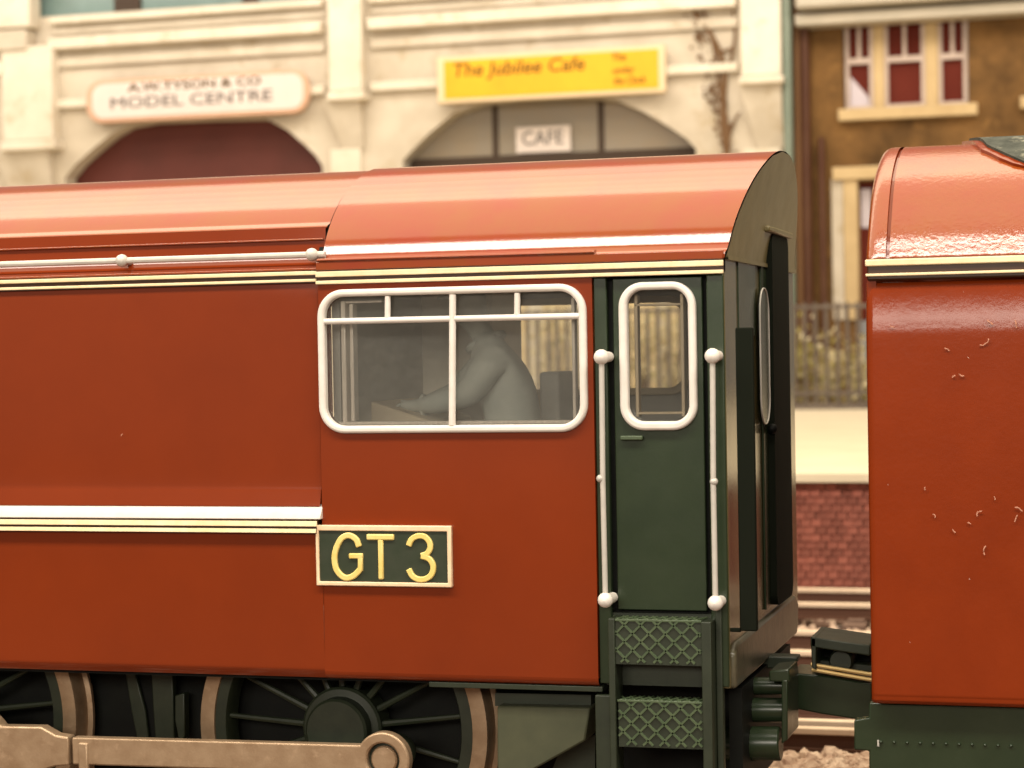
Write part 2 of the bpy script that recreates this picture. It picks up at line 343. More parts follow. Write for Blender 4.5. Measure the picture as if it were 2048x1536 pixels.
# ballast
bal = MB()
ico = bmesh.new(); bmesh.ops.create_icosphere(ico, subdivisions=1, radius=1.0)
iv = [v.co.copy() for v in ico.verts]; ifc = [tuple(v.index for v in f.verts) for f in ico.faces]; ico.free()
def rocks(n, x0, x1, y0, y1, z, smin, smax):
    for _ in range(n):
        c = Vector((random.uniform(x0, x1), random.uniform(y0, y1), z+random.uniform(-0.03, 0.05))); s_ = random.uniform(smin, smax)
        rot = Matrix.Rotation(random.uniform(0, 6.28), 3, Vector((random.random(), random.random(), random.random()+.1)).normalized())
        sc = Vector((s_*random.uniform(.7, 1.3), s_*random.uniform(.7, 1.2), s_*random.uniform(.5, .9)))
        bal.add([rot @ Vector((v.x*sc.x*random.uniform(.8, 1.15), v.y*sc.y*random.uniform(.8, 1.15), v.z*sc.z))+c for v in iv], ifc)
rocks(5200, -4.4, 0.6, 2.4, 4.9, -0.20, 0.035, 0.095)
rocks(2200, -6.5, 0.5, 5.0, 15.8, -0.30, 0.04, 0.09)
rocks(1200, -8.5, 2.0, -1.2, 2.6, -0.26, 0.04, 0.09)
kind(bal.build('ballast', M['ballast']), 'stuff')

# ================================================================== BACKGROUND BUILDINGS
BY = 47.0
def T(px, py, y=BY): return S(px, py, y)
def fbox(mb, x0, y0, x1, y1, yw0, yw1):
    """rectangle seen at pixels (x0,y0)-(x1,y1) on the front plane yw0, box back to yw1"""
    ym = (y0+y1)/2; xm = (x0+x1)/2
    X0 = T(x0, ym, yw0)[0]; X1 = T(x1, ym, yw0)[0]; Za = T(xm, y0, yw0)[1]; Zb = T(xm, y1, yw0)[1]
    return mb.box(X0, X1, yw0, yw1, Zb, Za)
arc = thing('arcade_building', (T(700, 300)[0], BY, PZ), 'cream stone building with pilasters and wide shop arches behind the locomotive', 'building')
GZ = PZ
archL = [(130,355),(150,330),(185,298),(220,270),(250,252),(300,243),(400,239),(530,236),(575,260),(612,292),(632,312),(645,332)]
archR = [(805,322),(825,300),(860,265),(905,228),(960,207),(1030,197),(1150,192),(1230,200),(1290,225),(1340,255),(1375,279),(1392,298)]
def archpts(a):
    p = [T(*q) for q in a]
    return [(p[0][0], GZ+0.02)]+p+[(p[-1][0], GZ+0.02)]
AL, AR = archpts(archL), archpts(archR)
AX0 = T(-420, 300)[0]; AX1 = T(1567, 200)[0]; ATOP = 17.0
upw = [(T(60, -50)[0], T(60, 36)[1]), (T(640, -50)[0], T(60, 36)[1]), (T(640, -50)[0], 15.5), (T(60, -50)[0], 15.5)]
outer = [(AX0, GZ)]+[(AL[0][0], GZ)]+AL[1:-1]+[(AL[-1][0], GZ), (AR[0][0], GZ)]+AR[1:-1]+[(AR[-1][0], GZ), (AX1, GZ), (AX1, ATOP), (AX0, ATOP)]
plate(outer, [upw], BY, BY+0.7).build('wall', M['stone'], arc)
MB().box(AX0, AX1, BY+1.7, BY+8, GZ, ATOP).build('rear_mass', M['stone'], arc)
# upper window panes
zs = T(60, 36)[1]
MB().box(T(62, 10)[0], T(218, 10)[0], BY+0.4, BY+0.45, zs+.01, 15.4).build('upper_window_pane', M['blue_glass'], arc)
MB().box(T(272, 10)[0], T(476, 10)[0], BY+0.4, BY+0.45, zs+.01, 15.4).build('upper_window_pane', M['blue_glass'], arc)
MB().box(T(508, 10)[0], T(636, 10)[0], BY+0.4, BY+0.45, zs+.01, 15.4).build('upper_window_pane', M['blue_glass'], arc)
for a, b in ((219, 271), (477, 507)):
    MB().box(T(a, 10)[0], T(b, 10)[0], BY+0.3, BY+0.5, zs+.01, 15.4).build('window_mullion', M['dark_wood'], arc)
# arch fillings
MB().prism([(x, z) for x, z in archpts(archL)], BY+0.75, BY+0.8).build('shop_board', M['maroon'], arc)
tz = T(1100, 306, BY+0.6)[1]
xs = [T(770, 260, BY+.6)[0], T(988, 260, BY+.6)[0], T(1200, 260, BY+.6)[0], T(1430, 260, BY+.6)[0]]
ztop = T(1100, 185, BY)[1]
for i in range(3):
    MB().box(xs[i]+.09, xs[i+1]-.09, BY+0.76, BY+0.8, GZ, ztop).build('shop_window_pane', M['taupe'], arc)
for x in xs[1:3]: MB().box(x-.09, x+.09, BY+0.71, BY+0.79, GZ, ztop).build('window_mullion', M['dark_wood'], arc, bevel=.02)
MB().box(xs[0], xs[3], BY+0.66, BY+0.755, tz-0.4, tz).build('window_transom', M['dark_wood'], arc)
x_ = AR[0][0]+.02
k = 0
while x_ < AR[-1][0]-.1:
    x2 = min(x_+.42, AR[-1][0]-.02)
    MB().box(x_+.012, x2-.012, BY-.02, BY+.04+.01*(k % 2), GZ, tz-.42).build('shop_front_board', M['board_cream' if k % 3 else 'stone_light'], arc); x_ = x2; k += 1
# mouldings of both bays
bays = [(T(108, 100)[0], T(652, 100)[0]), (T(744, 100)[0], T(1478, 100)[0]), (T(-420, 100)[0], T(-60, 100)[0])]
def band(pya, pyb, pr, m, nm='string_course'):
    za = T(400, pya)[1]; zb = T(400, pyb)[1]
    for a, b in bays: MB().box(a, b, BY-pr, BY-.003, zb, za).build(nm, m, arc, bevel=0.03)
band(18, 31, 0.30, M['stone_light'], 'window_sill')
band(62, 84, 0.42, M['stone_light'], 'string_course')
band(42, 52, 0.10, M['stone'], 'string_course')
band(101, 120, 0.16, M['stone'], 'string_course')
band(186, 203, 0.26, M['stone_light'], 'string_course')
# pilasters
def pilaster(xa, xb, ytop, ycap, capt, foot, upx=None):
    pm = MB(); fbox(pm, xa, ytop, xb, ycap, BY-0.55, BY-.006); p = pm.build('pilaster', M['stone_light'], arc, bevel=0.05)
    c = MB(); fbox(c, xa-3, ycap, xb+5, ycap+capt, BY-0.72, BY-.009); c.build('capital', M['stone_light'], p, bevel=0.05)
    X0 = T(xa, ycap)[0]; X1 = T(xb+6, ycap)[0]; z1 = T(xa, ycap+capt)[1]; z0 = T(xa, foot)[1]
    b = MB().add([(X0, BY-.5, z1), (X1, BY-.5, z1), (X1, BY-.12, z0), (X0+.5, BY-.12, z0), (X0, BY, z1), (X1, BY, z1), (X1, BY, z0), (X0+.5, BY, z0)],
                 [(0,1,2,3), (4,7,6,5), (0,3,7,4), (1,5,6,2), (3,2,6,7), (0,4,5,1)])
    b.build('bracket', M['stone'], p)
    MB().box(X0+.1, X1-.1, BY-.12, BY-.012, GZ, z0).build('shaft', M['stone_light'], p)
pilaster(2, 104, 92, 281, 19, 420)
pilaster(655, 722, -40, 182, 18, 300)
pilaster(1480, 1561, -40, 151, 16, 300)
q = MB(); fbox(q, -60, -60, 58, 57, BY-0.75, BY-.012); q.build('pilaster', M['stone_light'], arc, bevel=.05)
q = MB(); fbox(q, -60, 60, 52, 103, BY-0.66, BY-.015); q.build('impost', M['stone'], arc, bevel=.08)
q = MB().tube([(T(12, 142)[0], BY-.6, T(12, 142)[1]), (T(12, 142)[0], BY-.1, T(12, 142)[1])], .22, 16); q.build('rosette', M['stone_light'], arc)
# drainpipe
px_, _z = T(1575, 150, BY-.35)
dp = MB().tube([(px_, BY-.35, GZ), (px_, BY-.35, ATOP)], 0.135, 14)
dp.build('drainpipe', M['pipe'], arc, smooth=True)
# bare climbing plant
def tw(pts, r): 
    return [(T(a, b, BY-.08)[0], BY-.08-.03*(i % 2), T(a, b, BY-.08)[1]) for i, (a, b) in enumerate(pts)]
vine = thing('climbing_plant', (T(1448, 300)[0], BY-.06, T(1448, 330)[1]), 'bare brown climbing plant on the cream wall left of the grey-green drainpipe', 'plant')
vs_ = MB()
for pts, r in (([(1452,330),(1455,280),(1447,210),(1450,150),(1440,105),(1424,72),(1410,48),(1392,30),(1375,-20)], .10),
               ([(1447,210),(1438,160),(1428,95),(1416,50),(1405,10)], .06), ([(1450,150),(1462,120),(1470,70),(1466,20)], .06),
               ([(1452,300),(1444,240),(1445,190)], .08), ([(1455,280),(1470,240),(1480,225)], .05), ([(1410,48),(1380,40),(1350,52)], .04), ([(1440,105),(1470,95)], .05)):
    P = rsmooth(tw(pts, r), 3); vs_.tube(P, [r*(1-.55*i/len(P)) for i in range(len(P))], 7)
vs_.build('stem', M['twig'], vine, smooth=True)
lf = MB()
for _ in range(150):
    t_ = random.random(); a = 1372+82*t_**.7+random.gauss(0, 9); b = -10+330*t_+random.gauss(0, 12)
    x, z = T(a, b, BY-.15); s_ = random.uniform(.05, .13); an = random.uniform(0, 6.28)
    lf.add([(x, BY-.12, z), (x+s_*math.cos(an), BY-.2, z+s_*math.sin(an)), (x+1.4*s_*math.cos(an+.5), BY-.17, z+1.4*s_*math.sin(an+.5)), (x+s_*math.cos(an+1.1), BY-.12, z+s_*math.sin(an+1.1))], [(0,1,2,3)])
lf.build('dry_leaves', M['twig'], vine)

# signs
def text(body, x, y, z, h, width=None, m=None, parent=None, shear=0.0, name='lettering', depth=0.02, align='LEFT', bold=0.0):
    c = bpy.data.curves.new(name, 'FONT'); c.body = body; c.size = 1; c.extrude = 0.02; c.shear = shear; c.align_x = 'LEFT'; c.offset = bold
    c.resolution_u = 3
    o = bpy.data.objects.new(name, c); COL.objects.link(o)
    bpy.context.view_layer.update()
    me = bpy.data.meshes.new_from_object(o.evaluated_get(bpy.context.evaluated_depsgraph_get()))
    bpy.data.objects.remove(o); bpy.data.curves.remove(c)
    xs_ = [v.co.x for v in me.vertices]; ys_ = [v.co.y for v in me.vertices]
    x0, x1, y0, y1 = min(xs_), max(xs_), min(ys_), max(ys_)
    sy = h/(y1-y0); sx = width/(x1-x0) if width else sy
    for v in me.vertices:
        a, b, c_ = v.co
        v.co = (x+(a-x0)*sx, y-(c_+0.02)*depth/0.04, z+(b-y0)*sy)
    me.name = name
    return kind(link(name, me, m, parent), 'stuff')
def pxtext(body, xa, ya, xb, yb, Y, m, parent, **k):  # baseline from pixel (xa,yb) to (xb,..), cap height ya..yb
    x0, zb = T(xa, yb, Y); x1, _ = T(xb, yb, Y); _, zt = T(xa, ya, Y)
    return text(body, x0, Y, zb, zt-zb, x1-x0, m, parent, **k)
sg = thing('cafe_sign', (T(1100, 150, BY-.5)[0], BY-.3, T(1100, 150, BY-.5)[1]), 'long yellow shop board with brown lettering above the café window', 'shop sign')
SY = BY-0.5
q = MB(); fbox(q, 874, 101, 1330, 196, SY, BY-.27); q.build('board', M['sign_cream'], sg, bevel=.03)
q = MB(); fbox(q, 888, 110, 1317, 187, SY-.02, SY+.02); q.build('face', M['sign_yellow'], sg)
zt = lambda px, py: py
pxtext('The Jubilee Cafe', 908, 127, 1170, 163, SY-.02, M['ink'], sg, shear=.15, bold=.004)
pxtext('The', 1224, 107, 1252, 122, SY-.02, M['ink'], sg, shear=.15, bold=0.0)
pxtext('under', 1226, 134, 1270, 147, SY-.02, M['ink'], sg, shear=.15, bold=0.0)
pxtext('the Clock', 1228, 154, 1292, 169, SY-.02, M['ink'], sg, shear=.15, bold=0.0)

sg2 = thing('shop_sign', (T(400, 190, BY-.5)[0], BY-.3, T(400, 190, BY-.5)[1]), 'white round-ended shop board with faded pink edge above the maroon arch', 'shop sign')
def oct_(xa, xb, ya, yb, c, Y):
    xm = (xa+xb)/2; ym = (ya+yb)/2
    X0 = T(xa, ym, Y)[0]; X1 = T(xb, ym, Y)[0]; Z1 = T(xm, ya, Y)[1]; Z0 = T(xm, yb, Y)[1]
    return rrect(X0, X1, Z0, Z1, c*(Z1-Z0), 6)
MB().prism(oct_(172, 616, 149, 236, .40, SY), SY, BY-.27).build('board', M['sign_pink'], sg2, bevel=.03)
MB().prism(oct_(184, 606, 157, 227, .36, SY-.02), SY-.02, SY+.02).build('face', M['sign_white'], sg2)
pxtext('A.W.TYSON & CO', 256, 167, 522, 184, SY-.02, M['ink'], sg2, bold=.012)
pxtext('MODEL CENTRE', 222, 196, 545, 218, SY-.02, M['ink_grey'], sg2, bold=0.0)
sg3 = thing('window_card', (T(1087, 280, BY+.65)[0], BY+.68, T(1087, 303, BY+.65)[1]), 'small white card lettered in grey standing inside the café window', 'sign')
q = MB(); fbox(q, 1032, 253, 1141, 304, BY+.62, BY+.655); q.build('card', M['sign_white'], sg3)
pxtext('CAFE', 1045, 263, 1127, 291, BY+.62, M['ink_grey'], sg3, bold=0.0)

# the brown house on the right
HY = BY+0.5
hs = thing('stone_house', (T(1800, 400)[0], HY, PZ), 'brown rubble stone house with a white three-light sash window', 'house')
hx0 = T(1586, 200, HY)[0]
hx1 = T(2400, 200, HY)[0]
wins = [(1690, 1746, 36, 216), (1768, 1850, 33, 214), (1876, 1934, 30, 210)]
hz = lambda py: T(1800, py, HY)[1]
holes = []
wz0 = hz(214); wz1 = hz(30)
W0 = T(1686, 120, HY)[0]; W1 = T(1936, 120, HY)[0]
dx0, dx1, dz1 = T(1714, 450, HY)[0], T(1850, 450, HY)[0], hz(360)
plate([(hx0, PZ), (dx0, PZ), (dx0, dz1), (dx1, dz1), (dx1, PZ), (hx1, PZ), (hx1, 17), (hx0, 17)], [[(W0, wz0), (W1, wz0), (W1, wz1), (W0, wz1)]], HY, HY+.5).build('wall', M['house'], hs)
for xa, xb, ya, yb in wins:
    a = T(xa, 120, HY+.15)[0]; b = T(xb, 120, HY+.15)[0]; mid = (wz0+wz1)/2+.08
    ft = .11
    f = MB().box(a, a+ft, HY+.15, HY+.3, wz0, wz1).box(b-ft, b, HY+.15, HY+.3, wz0, wz1).box(a+ft, b-ft, HY+.15, HY+.3, wz0, wz0+ft).box(a+ft, b-ft, HY+.15, HY+.3, wz1-ft, wz1).box(a+ft, b-ft, HY+.14, HY+.29, mid-.08, mid+.08)
    fr = f.build('sash_window', M['sash'], hs)
    MB().box((a+b)/2-.05, (a+b)/2+.05, HY+.17, HY+.28, mid+.08, wz1-ft).build('glazing_bar', M['sash'], fr)
    MB().box(a+ft, b-ft, HY+.30, HY+.34, wz0+ft, mid-.08).build('pane', M['curtain_glass'], fr)
    MB().box(a+ft, (a+b)/2-.05, HY+.30, HY+.34, mid+.08, wz1-ft).build('pane', M['curtain_glass'], fr)
    MB().box((a+b)/2+.05, b-ft, HY+.30, HY+.34, mid+.08, wz1-ft).build('pane', M['curtain_glass'], fr)
    if xa == 1690:
        MB().prism([(a+ft, wz0+ft), (b-ft-.02, wz0+ft), (b-ft-.05, wz0+ft+.25), (a+ft+.02, wz0+ft+.85)], HY+.26, HY+.295).build('drawn_blind', M['pale_card'], fr)
for (xa, xb) in ((1746, 1768), (1850, 1876)):
    MB().box(T(xa, 120, HY+.05)[0], T(xb, 120, HY+.05)[0], HY+.05, HY+.35, wz0, wz1).build('mullion', M['house_trim'], hs, bevel=.03)
q = MB().box(T(1676, 225, HY-.25)[0], T(1955, 225, HY-.25)[0], HY-.25, HY+.48, hz(238), wz0-.003); q.build('window_sill', M['house_trim'], hs, bevel=.03)
q = MB(); fbox(q, 2040, 185, 2330, 210, HY-.25, HY-.003); q.build('window_sill', M['house_trim'], hs, bevel=.03)
q = MB(); fbox(q, 1589, 3, 2420, 27, HY-.9, HY-.003); q.build('eaves_board', M['fascia'], hs, bevel=.05)
q = MB(); fbox(q, 1589, -80, 2420, -8, HY-1.3, HY-.006); q.build('gutter', M['fascia'], hs, bevel=.1)
# door surround
q = MB(); fbox(q, 1688, 352, 1716, 640, HY-.12, HY+.45); q.build('door_jamb', M['house_trim'], hs, bevel=.02)
q = MB(); fbox(q, 1664, 330, 1900, 356, HY-.22, HY+.3); q.build('door_lintel', M['house_trim'], hs, bevel=.03)
q = MB(); fbox(q, 1664, 356, 1688, 640, HY-.06, HY-.003); q.build('door_architrave', M['stone'], hs, bevel=.02)
q = MB(); fbox(q, 1716, 356, 1850, 640, HY+.36, HY+.42); dr = q.build('door', M['curtain_glass'], hs)
q = MB(); fbox(q, 1722, 378, 1742, 455, HY+.30, HY+.355); q.build('door_pane', M['pale_card'], dr)
for pxx, m_, rr in ((1612, 'rust_pipe', .15), (1597, 'tan_pipe', .11), (1643, 'rust_pipe', .10)):
    x, _z = T(pxx, 300, HY-.25)
    MB().tube([(x, HY-.25, PZ), (x, HY-.25, 13.0 if pxx != 1643 else 9.0)], rr, 12).build('downpipe', M[m_], hs, smooth=True)

# fence and shrubs on the platform
FY = 44.0
fe = thing('iron_fence', (T(1660, 810, FY)[0], FY, PZ), 'dull grey iron railing along the back of the cream platform', 'fence')
pk = MB().tube([(0, 0, 0), (0, 0, 2.62), (0, 0, 2.75)], [.06, .06, .01], 6)
pme = bpy.data.meshes.new('picket'); pme.from_pydata(pk.v, [], pk.f); pme.materials.append(M['iron'])
fx0 = T(880, 700, FY)[0]; fx1 = T(1830, 700, FY)[0]
n = int((fx1-fx0)/.285)
for i in range(n):
    o = bpy.data.objects.new('picket', pme); COL.objects.link(o); o.location = (fx0+.285*i, FY, PZ+.12); o.rotation_euler = (random.uniform(-.01, .01), random.uniform(-.012, .012), 0); par(o, fe)
for z in (T(1660, 613, FY)[1], T(1660, 786, FY)[1]):
    MB().box(fx0-.2, fx1+.2, FY-.05, FY+.05, z-.05, z+.05).build('rail', M['iron'], fe)
MB().box(fx0-.2, fx1+.2, FY-.2, FY+.25, PZ, PZ+.16).build('base_kerb', M['iron'], fe)
def shrub(pxx, wd, ht, label, flower):
    x, _ = T(pxx, 740, FY+.9); s_ = thing('flowering_shrub', (x, FY+.9, PZ), label, 'shrub', 'shrubs behind the railing')
    a = MB(); b = MB()
    for _ in range(420):
        u = Vector((random.gauss(0, .42), random.gauss(0, .35), random.gauss(0, .33)))
        c = Vector((x+u.x*wd, FY+.9+u.y*.6, PZ+ht*.62+u.z*ht))
        if c.z < PZ+.05: c.z = PZ+random.uniform(.05, .3)
        d = Vector((random.uniform(-1, 1), random.uniform(-1, 1), random.uniform(-.3, 1))).normalized()*random.uniform(.07, .16); e = d.cross(Vector((random.random(), random.random(), .3))).normalized()*.05
        (b if random.random() < flower else a).add([c-d, c+e, c+d, c-e], [(0, 1, 2, 3)])
    a.build('foliage', M['leaf'], s_); b.build('blossom', M['blossom'], s_)
    t = MB()
    for k in range(5):
        t.tube([(x+random.uniform(-.1, .1), FY+.9, PZ), (x+random.uniform(-.4, .4)*wd, FY+.9+random.uniform(-.2, .2), PZ+ht*.8)], [.04, .012], 6)
    t.build('stems', M['twig'], s_)
for args in ((1598, .55, 1.75, 'yellow-green shrub behind the railing beside the cab end', .25), (1655, .55, 1.35, 'low cream-flowered shrub behind the railing in the gap', .75),
             (1712, .6, 1.45, 'cream-flowered shrub behind the railing beside the tender', .7), (1290, .8, 2.6, 'tall yellow shrub seen through the cab door window', .85),
             (1345, .7, 2.2, 'yellowish shrub at the right edge of the view through the cab door window', .85), (1110, .8, 2.4, 'pale shrub seen through the cab window behind the driver', .85)):
    shrub(*args)

# ================================================================== LOCOMOTIVE
XS = -4.731                      # joint between engine casing and cab
XE = -2.216                      # rear wall of the cab
XL = -9.2                        # casing goes on past the left edge of the picture
loco = thing('model_locomotive', (-5, 1.35, 0), 'brick red model locomotive with white-framed cab windows and dark green cab door', 'locomotive')
ROOF = rsmooth([(0.0,3.668),(.012,3.70),(.05,3.716),(.082,3.745),(.125,3.822),(.175,3.895),(.245,3.972),(.339,4.056),(.46,4.142),(.6,4.217),(.75,4.28),(.9,4.33),(1.1,4.372),(1.35,4.388)], 4)
RF = mirror(ROOF)
def ov(z): return 0.012+0.16*max(0, (z-3.66)/0.73)**1.3
# --- engine casing (left)
def upto(z): return [p for p in ROOF if p[1] > z]
side_prof = [(0.035,1.157),(0.006,1.20),(0.0,1.26),(-0.004,1.6),(0.0,2.03)]
def px_prof(mb, prof, x0, x1, nx=2):
    xs_ = [x0+(x1-x0)*i/(nx-1) for i in range(nx)]
    return mb.loft([[(x, d, z) for d, z in prof] for x in xs_])
lower = rsmooth(side_prof, 4)+[(0.0,2.05),(.06,2.05)]
GAP = .012
px_prof(MB(), lower, XL, XS).build('lower_side', M['red'], loco, smooth=True, angle=30)
# footplate ledge with its lining; the lamp glare on it is painted white
MB().prismx([(0.05,2.228),(-0.010,2.207),(-0.046,2.147),(-0.046,2.139),(0.05,2.139)], XL, XS+.004).build('ledge', M['white'], loco, bevel=.004)
MB().prismx([(0.05,2.1385),(-0.040,2.1385),(-0.040,2.052),(0.05,2.052)], XL, XS-.022).build('lining_ground', M['black_line'], loco)
MB().prismx([(-.035,2.094),(-.052,2.096),(-.046,2.127),(-.035,2.129)], XL, XS-.018).build('lining', M['cream'], loco, bevel=.002)
MB().prismx([(-.035,2.054),(-.052,2.056),(-.046,2.080),(-.035,2.082)], XL, XS-.024).build('lining', M['cream'], loco, bevel=.002)
upper = rsmooth([(.000,2.215),(.003,2.232),(.020,2.302),(.026,2.326),(.028,2.36),(.028,2.5),(.026,2.8),(.022,3.2),(.026,3.5),(.034,3.60)], 4)
px_prof(MB(), upper, XL, XS-GAP).build('casing_side', M['red'], loco, smooth=True)
roofb = [(d+.012, z-.006) for d, z in upto(3.955)]
roofb = mirror([(.212,3.938),(.2095,3.944),(.2135,3.9495),(.222,3.956)]+[p for p in roofb if p[0] > .24])
px_prof(MB(), roofb, XL, XS-GAP).build('casing_roof', M['red_lit'], loco, smooth=True, angle=40)
MB().loft([[(x, d, z) for d, z in ((.03,3.676),(.06,3.69),(.14,3.715),(.165,3.76),(.175,3.86),(.185,3.94))] for x in (XL, XS-GAP)]).build('valance', M['red'], loco, smooth=True, angle=50)
MB().box(XL, XS-.02, .155, .178, 3.86, 3.872).build('valance_bead', M['red_lit'], loco, bevel=.004)
# cantrail lining of the casing
MB().box(XL, XS-GAP, .016, .05, 3.590, 3.676).build('lining_ground', M['black_line'], loco)
MB().box(XL, XS-GAP, .002, .03, 3.638, 3.662).build('lining', M['cream'], loco, bevel=.004)
MB().box(XL, XS-GAP, .002, .03, 3.596, 3.614).build('lining', M['cream'], loco, bevel=.004)
MB().box(XL, XS-GAP, .012, .05, 3.669, 3.682).build('red_bead', M['red_lit'], loco, bevel=.004)
# handrail along the casing
hz_ = 3.765
hr = MB().tube([(XL, .06, hz_), (XS+.03, .06, hz_)], .021, 10).build('handrail', M['white_rail'], loco, smooth=True)
for pxx in (245, 625, -140):
    x = S(pxx, 510, .06)[0]
    MB().sphere((x, .05, hz_), .042, 12, 8).tube([(x, .05, hz_), (x, .17, hz_-.01)], .018, 8).build('handrail_knob', M['white_rail'], hr, smooth=True)
MB().box(XS-.06, XS+.05, .072, .09, 2.06, 3.66).build('joint_core', M['red'], loco)
# seam core: dark gap between casing and cab
MB().loft([[(x, d+.03*(1 if d < 1.35 else -1), z-.03) for d, z in RF] for x in (XS-.05, XS+.05)]).build('joint_core', M['black'], loco)

# --- cab side
XD = S(1190, 960)[0]             # red side ends, door recess begins
zt_ = 3.590
wx0, wx1, wz0_, wz1_ = S(651, 720)[0], S(1162, 720)[0], S(900, 852)[1], S(900, 586)[1]
hole = rrect(wx0, wx1, wz0_, wz1_, .125, 8)
plate([(XS, 1.20), (XD, 1.20), (XD, zt_), (XS, zt_)], [hole], 0.0, .07).build('cab_side', M['red'], loco)
px_prof(MB(), rsmooth([(.05,1.150),(.022,1.160),(.006,1.178),(.0003,1.20)], 3), XS, XD).build('cab_side_hem', M['red'], loco, smooth=True)
MB().box(S(860, 1370, .04)[0], XD+.02, .02, .4, 1.118, 1.150).build('footplate', M['green_frame'], loco, bevel=.004)
# main window: frame, bars, pane
def ringprism(o_, i_, y0, y1): return plate(o_, [i_], y0, y1)
fr_o = rrect(wx0-.040, wx1+.040, wz0_-.040, wz1_+.038, .165, 10); fr_i = rrect(wx0+.006, wx1-.006, wz0_+.006, wz1_-.006, .119, 10)
wf = ringprism(fr_o, fr_i, -.034, .03).build('window_frame', M['white'], loco, bevel=.016, seg=3)
zb_ = S(900, 637)[1]
def bar(p0, p1, r=.021): return MB().tube([p0, p1], r, 10)
MB().tube([(wx0+.002, -.012, S(660, 643)[1]), (wx1-.002, -.012, S(1160, 632)[1])], .019, 12).build('glazing_bar', M['white'], wf, smooth=True)
xb0 = S(905, 700)[0]
MB().tube([(xb0+.012, -.014, wz1_-.01), (xb0-.006, -.014, wz0_+.004)], .0215, 12).build('glazing_bar', M['white'], wf, smooth=True)
for pxx in (777, 1036):
    x = S(pxx, 612)[0]; MB().tube([(x, -.010, wz1_-.01), (x-.004, -.010, zb_)], .018, 10).build('glazing_bar', M['white'], wf, smooth=True)
MB().prism(rrect(wx0-.01, wx1+.01, wz0_-.01, wz1_+.01, .12, 8), .030, .040).build('window_pane', M['glass'], loco)
# moulded clear edges of the glazing block behind the frame
e = MB().box(wx0+.075, wx0+.105, .075, .15, wz0_+.02, wz1_-.03).box(wx0+.125, wx0+.15, .09, .17, wz0_+.03, wz1_-.05)
e.box(wx0+.03, wx1-.06, .075, .14, wz0_+.005, wz0_+.028).box(wx1-.075, wx1-.055, .075, .14, wz0_+.03, wz1_-.04).box(wx0+.075, wx0+.34, .09, .13, wz1_-.045, wz1_-.03)
e.build('glazing_edge', M['clear_edge'], loco, bevel=.006)

# --- cab cantrail and roof
cx1 = XE
MB().box(XS, cx1+.004, -.008, .06, 3.590, 3.690).build('cantrail', M['black_line'], loco)
MB().box(XS-.006, cx1+.006, -.024, .0, 3.622, 3.656).build('lining', M['cream'], loco, bevel=.004)
MB().box(XS-.006, cx1+.006, -.024, .0, 3.578, 3.600).build('lining', M['cream'], loco, bevel=.004)
MB().box(XS-.004, cx1+.006, -.018, .04, 3.664, 3.716).build('red_fillet', M['red_lit'], loco, bevel=.006)
MB().prismx([(-.022,3.718),(-.030,3.724),(-.022,3.735),(.04,3.742),(.04,3.718)], XS+.005, S(1190, 510)[0]).build('rain_strip', M['red_lit'], loco, bevel=.003)
rows_ = []
xs_ = [XS+.004+(cx1-XS)*i/24 for i in range(24)]
for x in xs_: rows_.append([(x, d-.006, z+.004) for d, z in RF])
rows_.append([(cx1+ov(z), d-.006, z+.004) for d, z in RF])
rf_ = MB().loft(rows_)
rf_.build('cab_roof', M['red_lit'], loco, smooth=True, angle=40)
inner = [[(x, d+.035*(1 if d < 1.35 else -1), z-.05) for d, z in RF] for x in (XS+.02, cx1-.02)]
MB().loft(inner).build('cab_ceiling', M['cab_white'], loco, smooth=True)

# --- door and its recess
zdb = S(1320, 1222)[1]
MB().box(XD+.004, S(1216, 900)[0], .022, .084, 1.17, 3.574).build('door_post', M['green'], loco, bevel=.006)
MB().box(S(1417, 900)[0], XE, .004, .084, 1.17, 3.574).build('door_post', M['green'], loco, bevel=.008)
MB().box(S(1208, 1300)[0], S(1417, 900)[0]-.004, .05, .082, 1.16, zdb-.02).build('door_apron', M['green_frame'], loco)
vx0, vx1, vz0, vz1 = S(1253, 720)[0], S(1379, 720)[0], S(1315, 845)[1], S(1315, 577)[1]
vh = rrect(vx0, vx1, vz0, vz1, .10, 8)
dx0_, dx1_ = S(1228, 900)[0], S(1407, 900)[0]
plate([(XD+.002, 1.16), (XE-.004, 1.16), (XE-.004, 3.578), (XD+.002, 3.578)], [rrect(vx0-.03, vx1+.03, vz0-.03, vz1+.03, .10, 8)], .085, .13).build('door_recess', M['black'], loco)
door = plate([(dx0_, zdb), (dx1_, zdb), (dx1_, 3.566), (dx0_, 3.566)], [vh], .030, .082).build('cab_door', M['green'], loco, bevel=.006)
vf = ringprism(rrect(vx0-.044, vx1+.040, vz0-.046, vz1+.040, .145, 10), rrect(vx0+.006, vx1-.006, vz0+.006, vz1-.006, .094, 10), -.012, .06).build('door_window_frame', M['white'], door, bevel=.016, seg=3)
MB().prism(rrect(vx0-.01, vx1+.01, vz0-.01, vz1+.01, .10, 8), .060, .068).build('door_pane', M['glass_clean'], door)
hx = S(1240, 876)[0]; hzz = S(1240, 876)[1]
MB().box(hx, hx+.135, -.004, .028, hzz-.013, hzz+.013).build('door_handle', M['green_mesh'], door, bevel=.006)
# moulded glazing edge in the door
MB().box(vx0+.03, vx0+.05, .09, .16, vz0+.03, vz1-.03).box(vx1-.07, vx1-.05, .09, .16, vz0+.03, vz1-.03).box(vx0+.04, vx1-.06, .09, .14, vz0+.045, vz0+.06).box(vx0+.03, vx1-.05, .09, .14, vz1-.10, vz1-.085).build('glazing_edge', M['cab_beige'], door, bevel=.005)

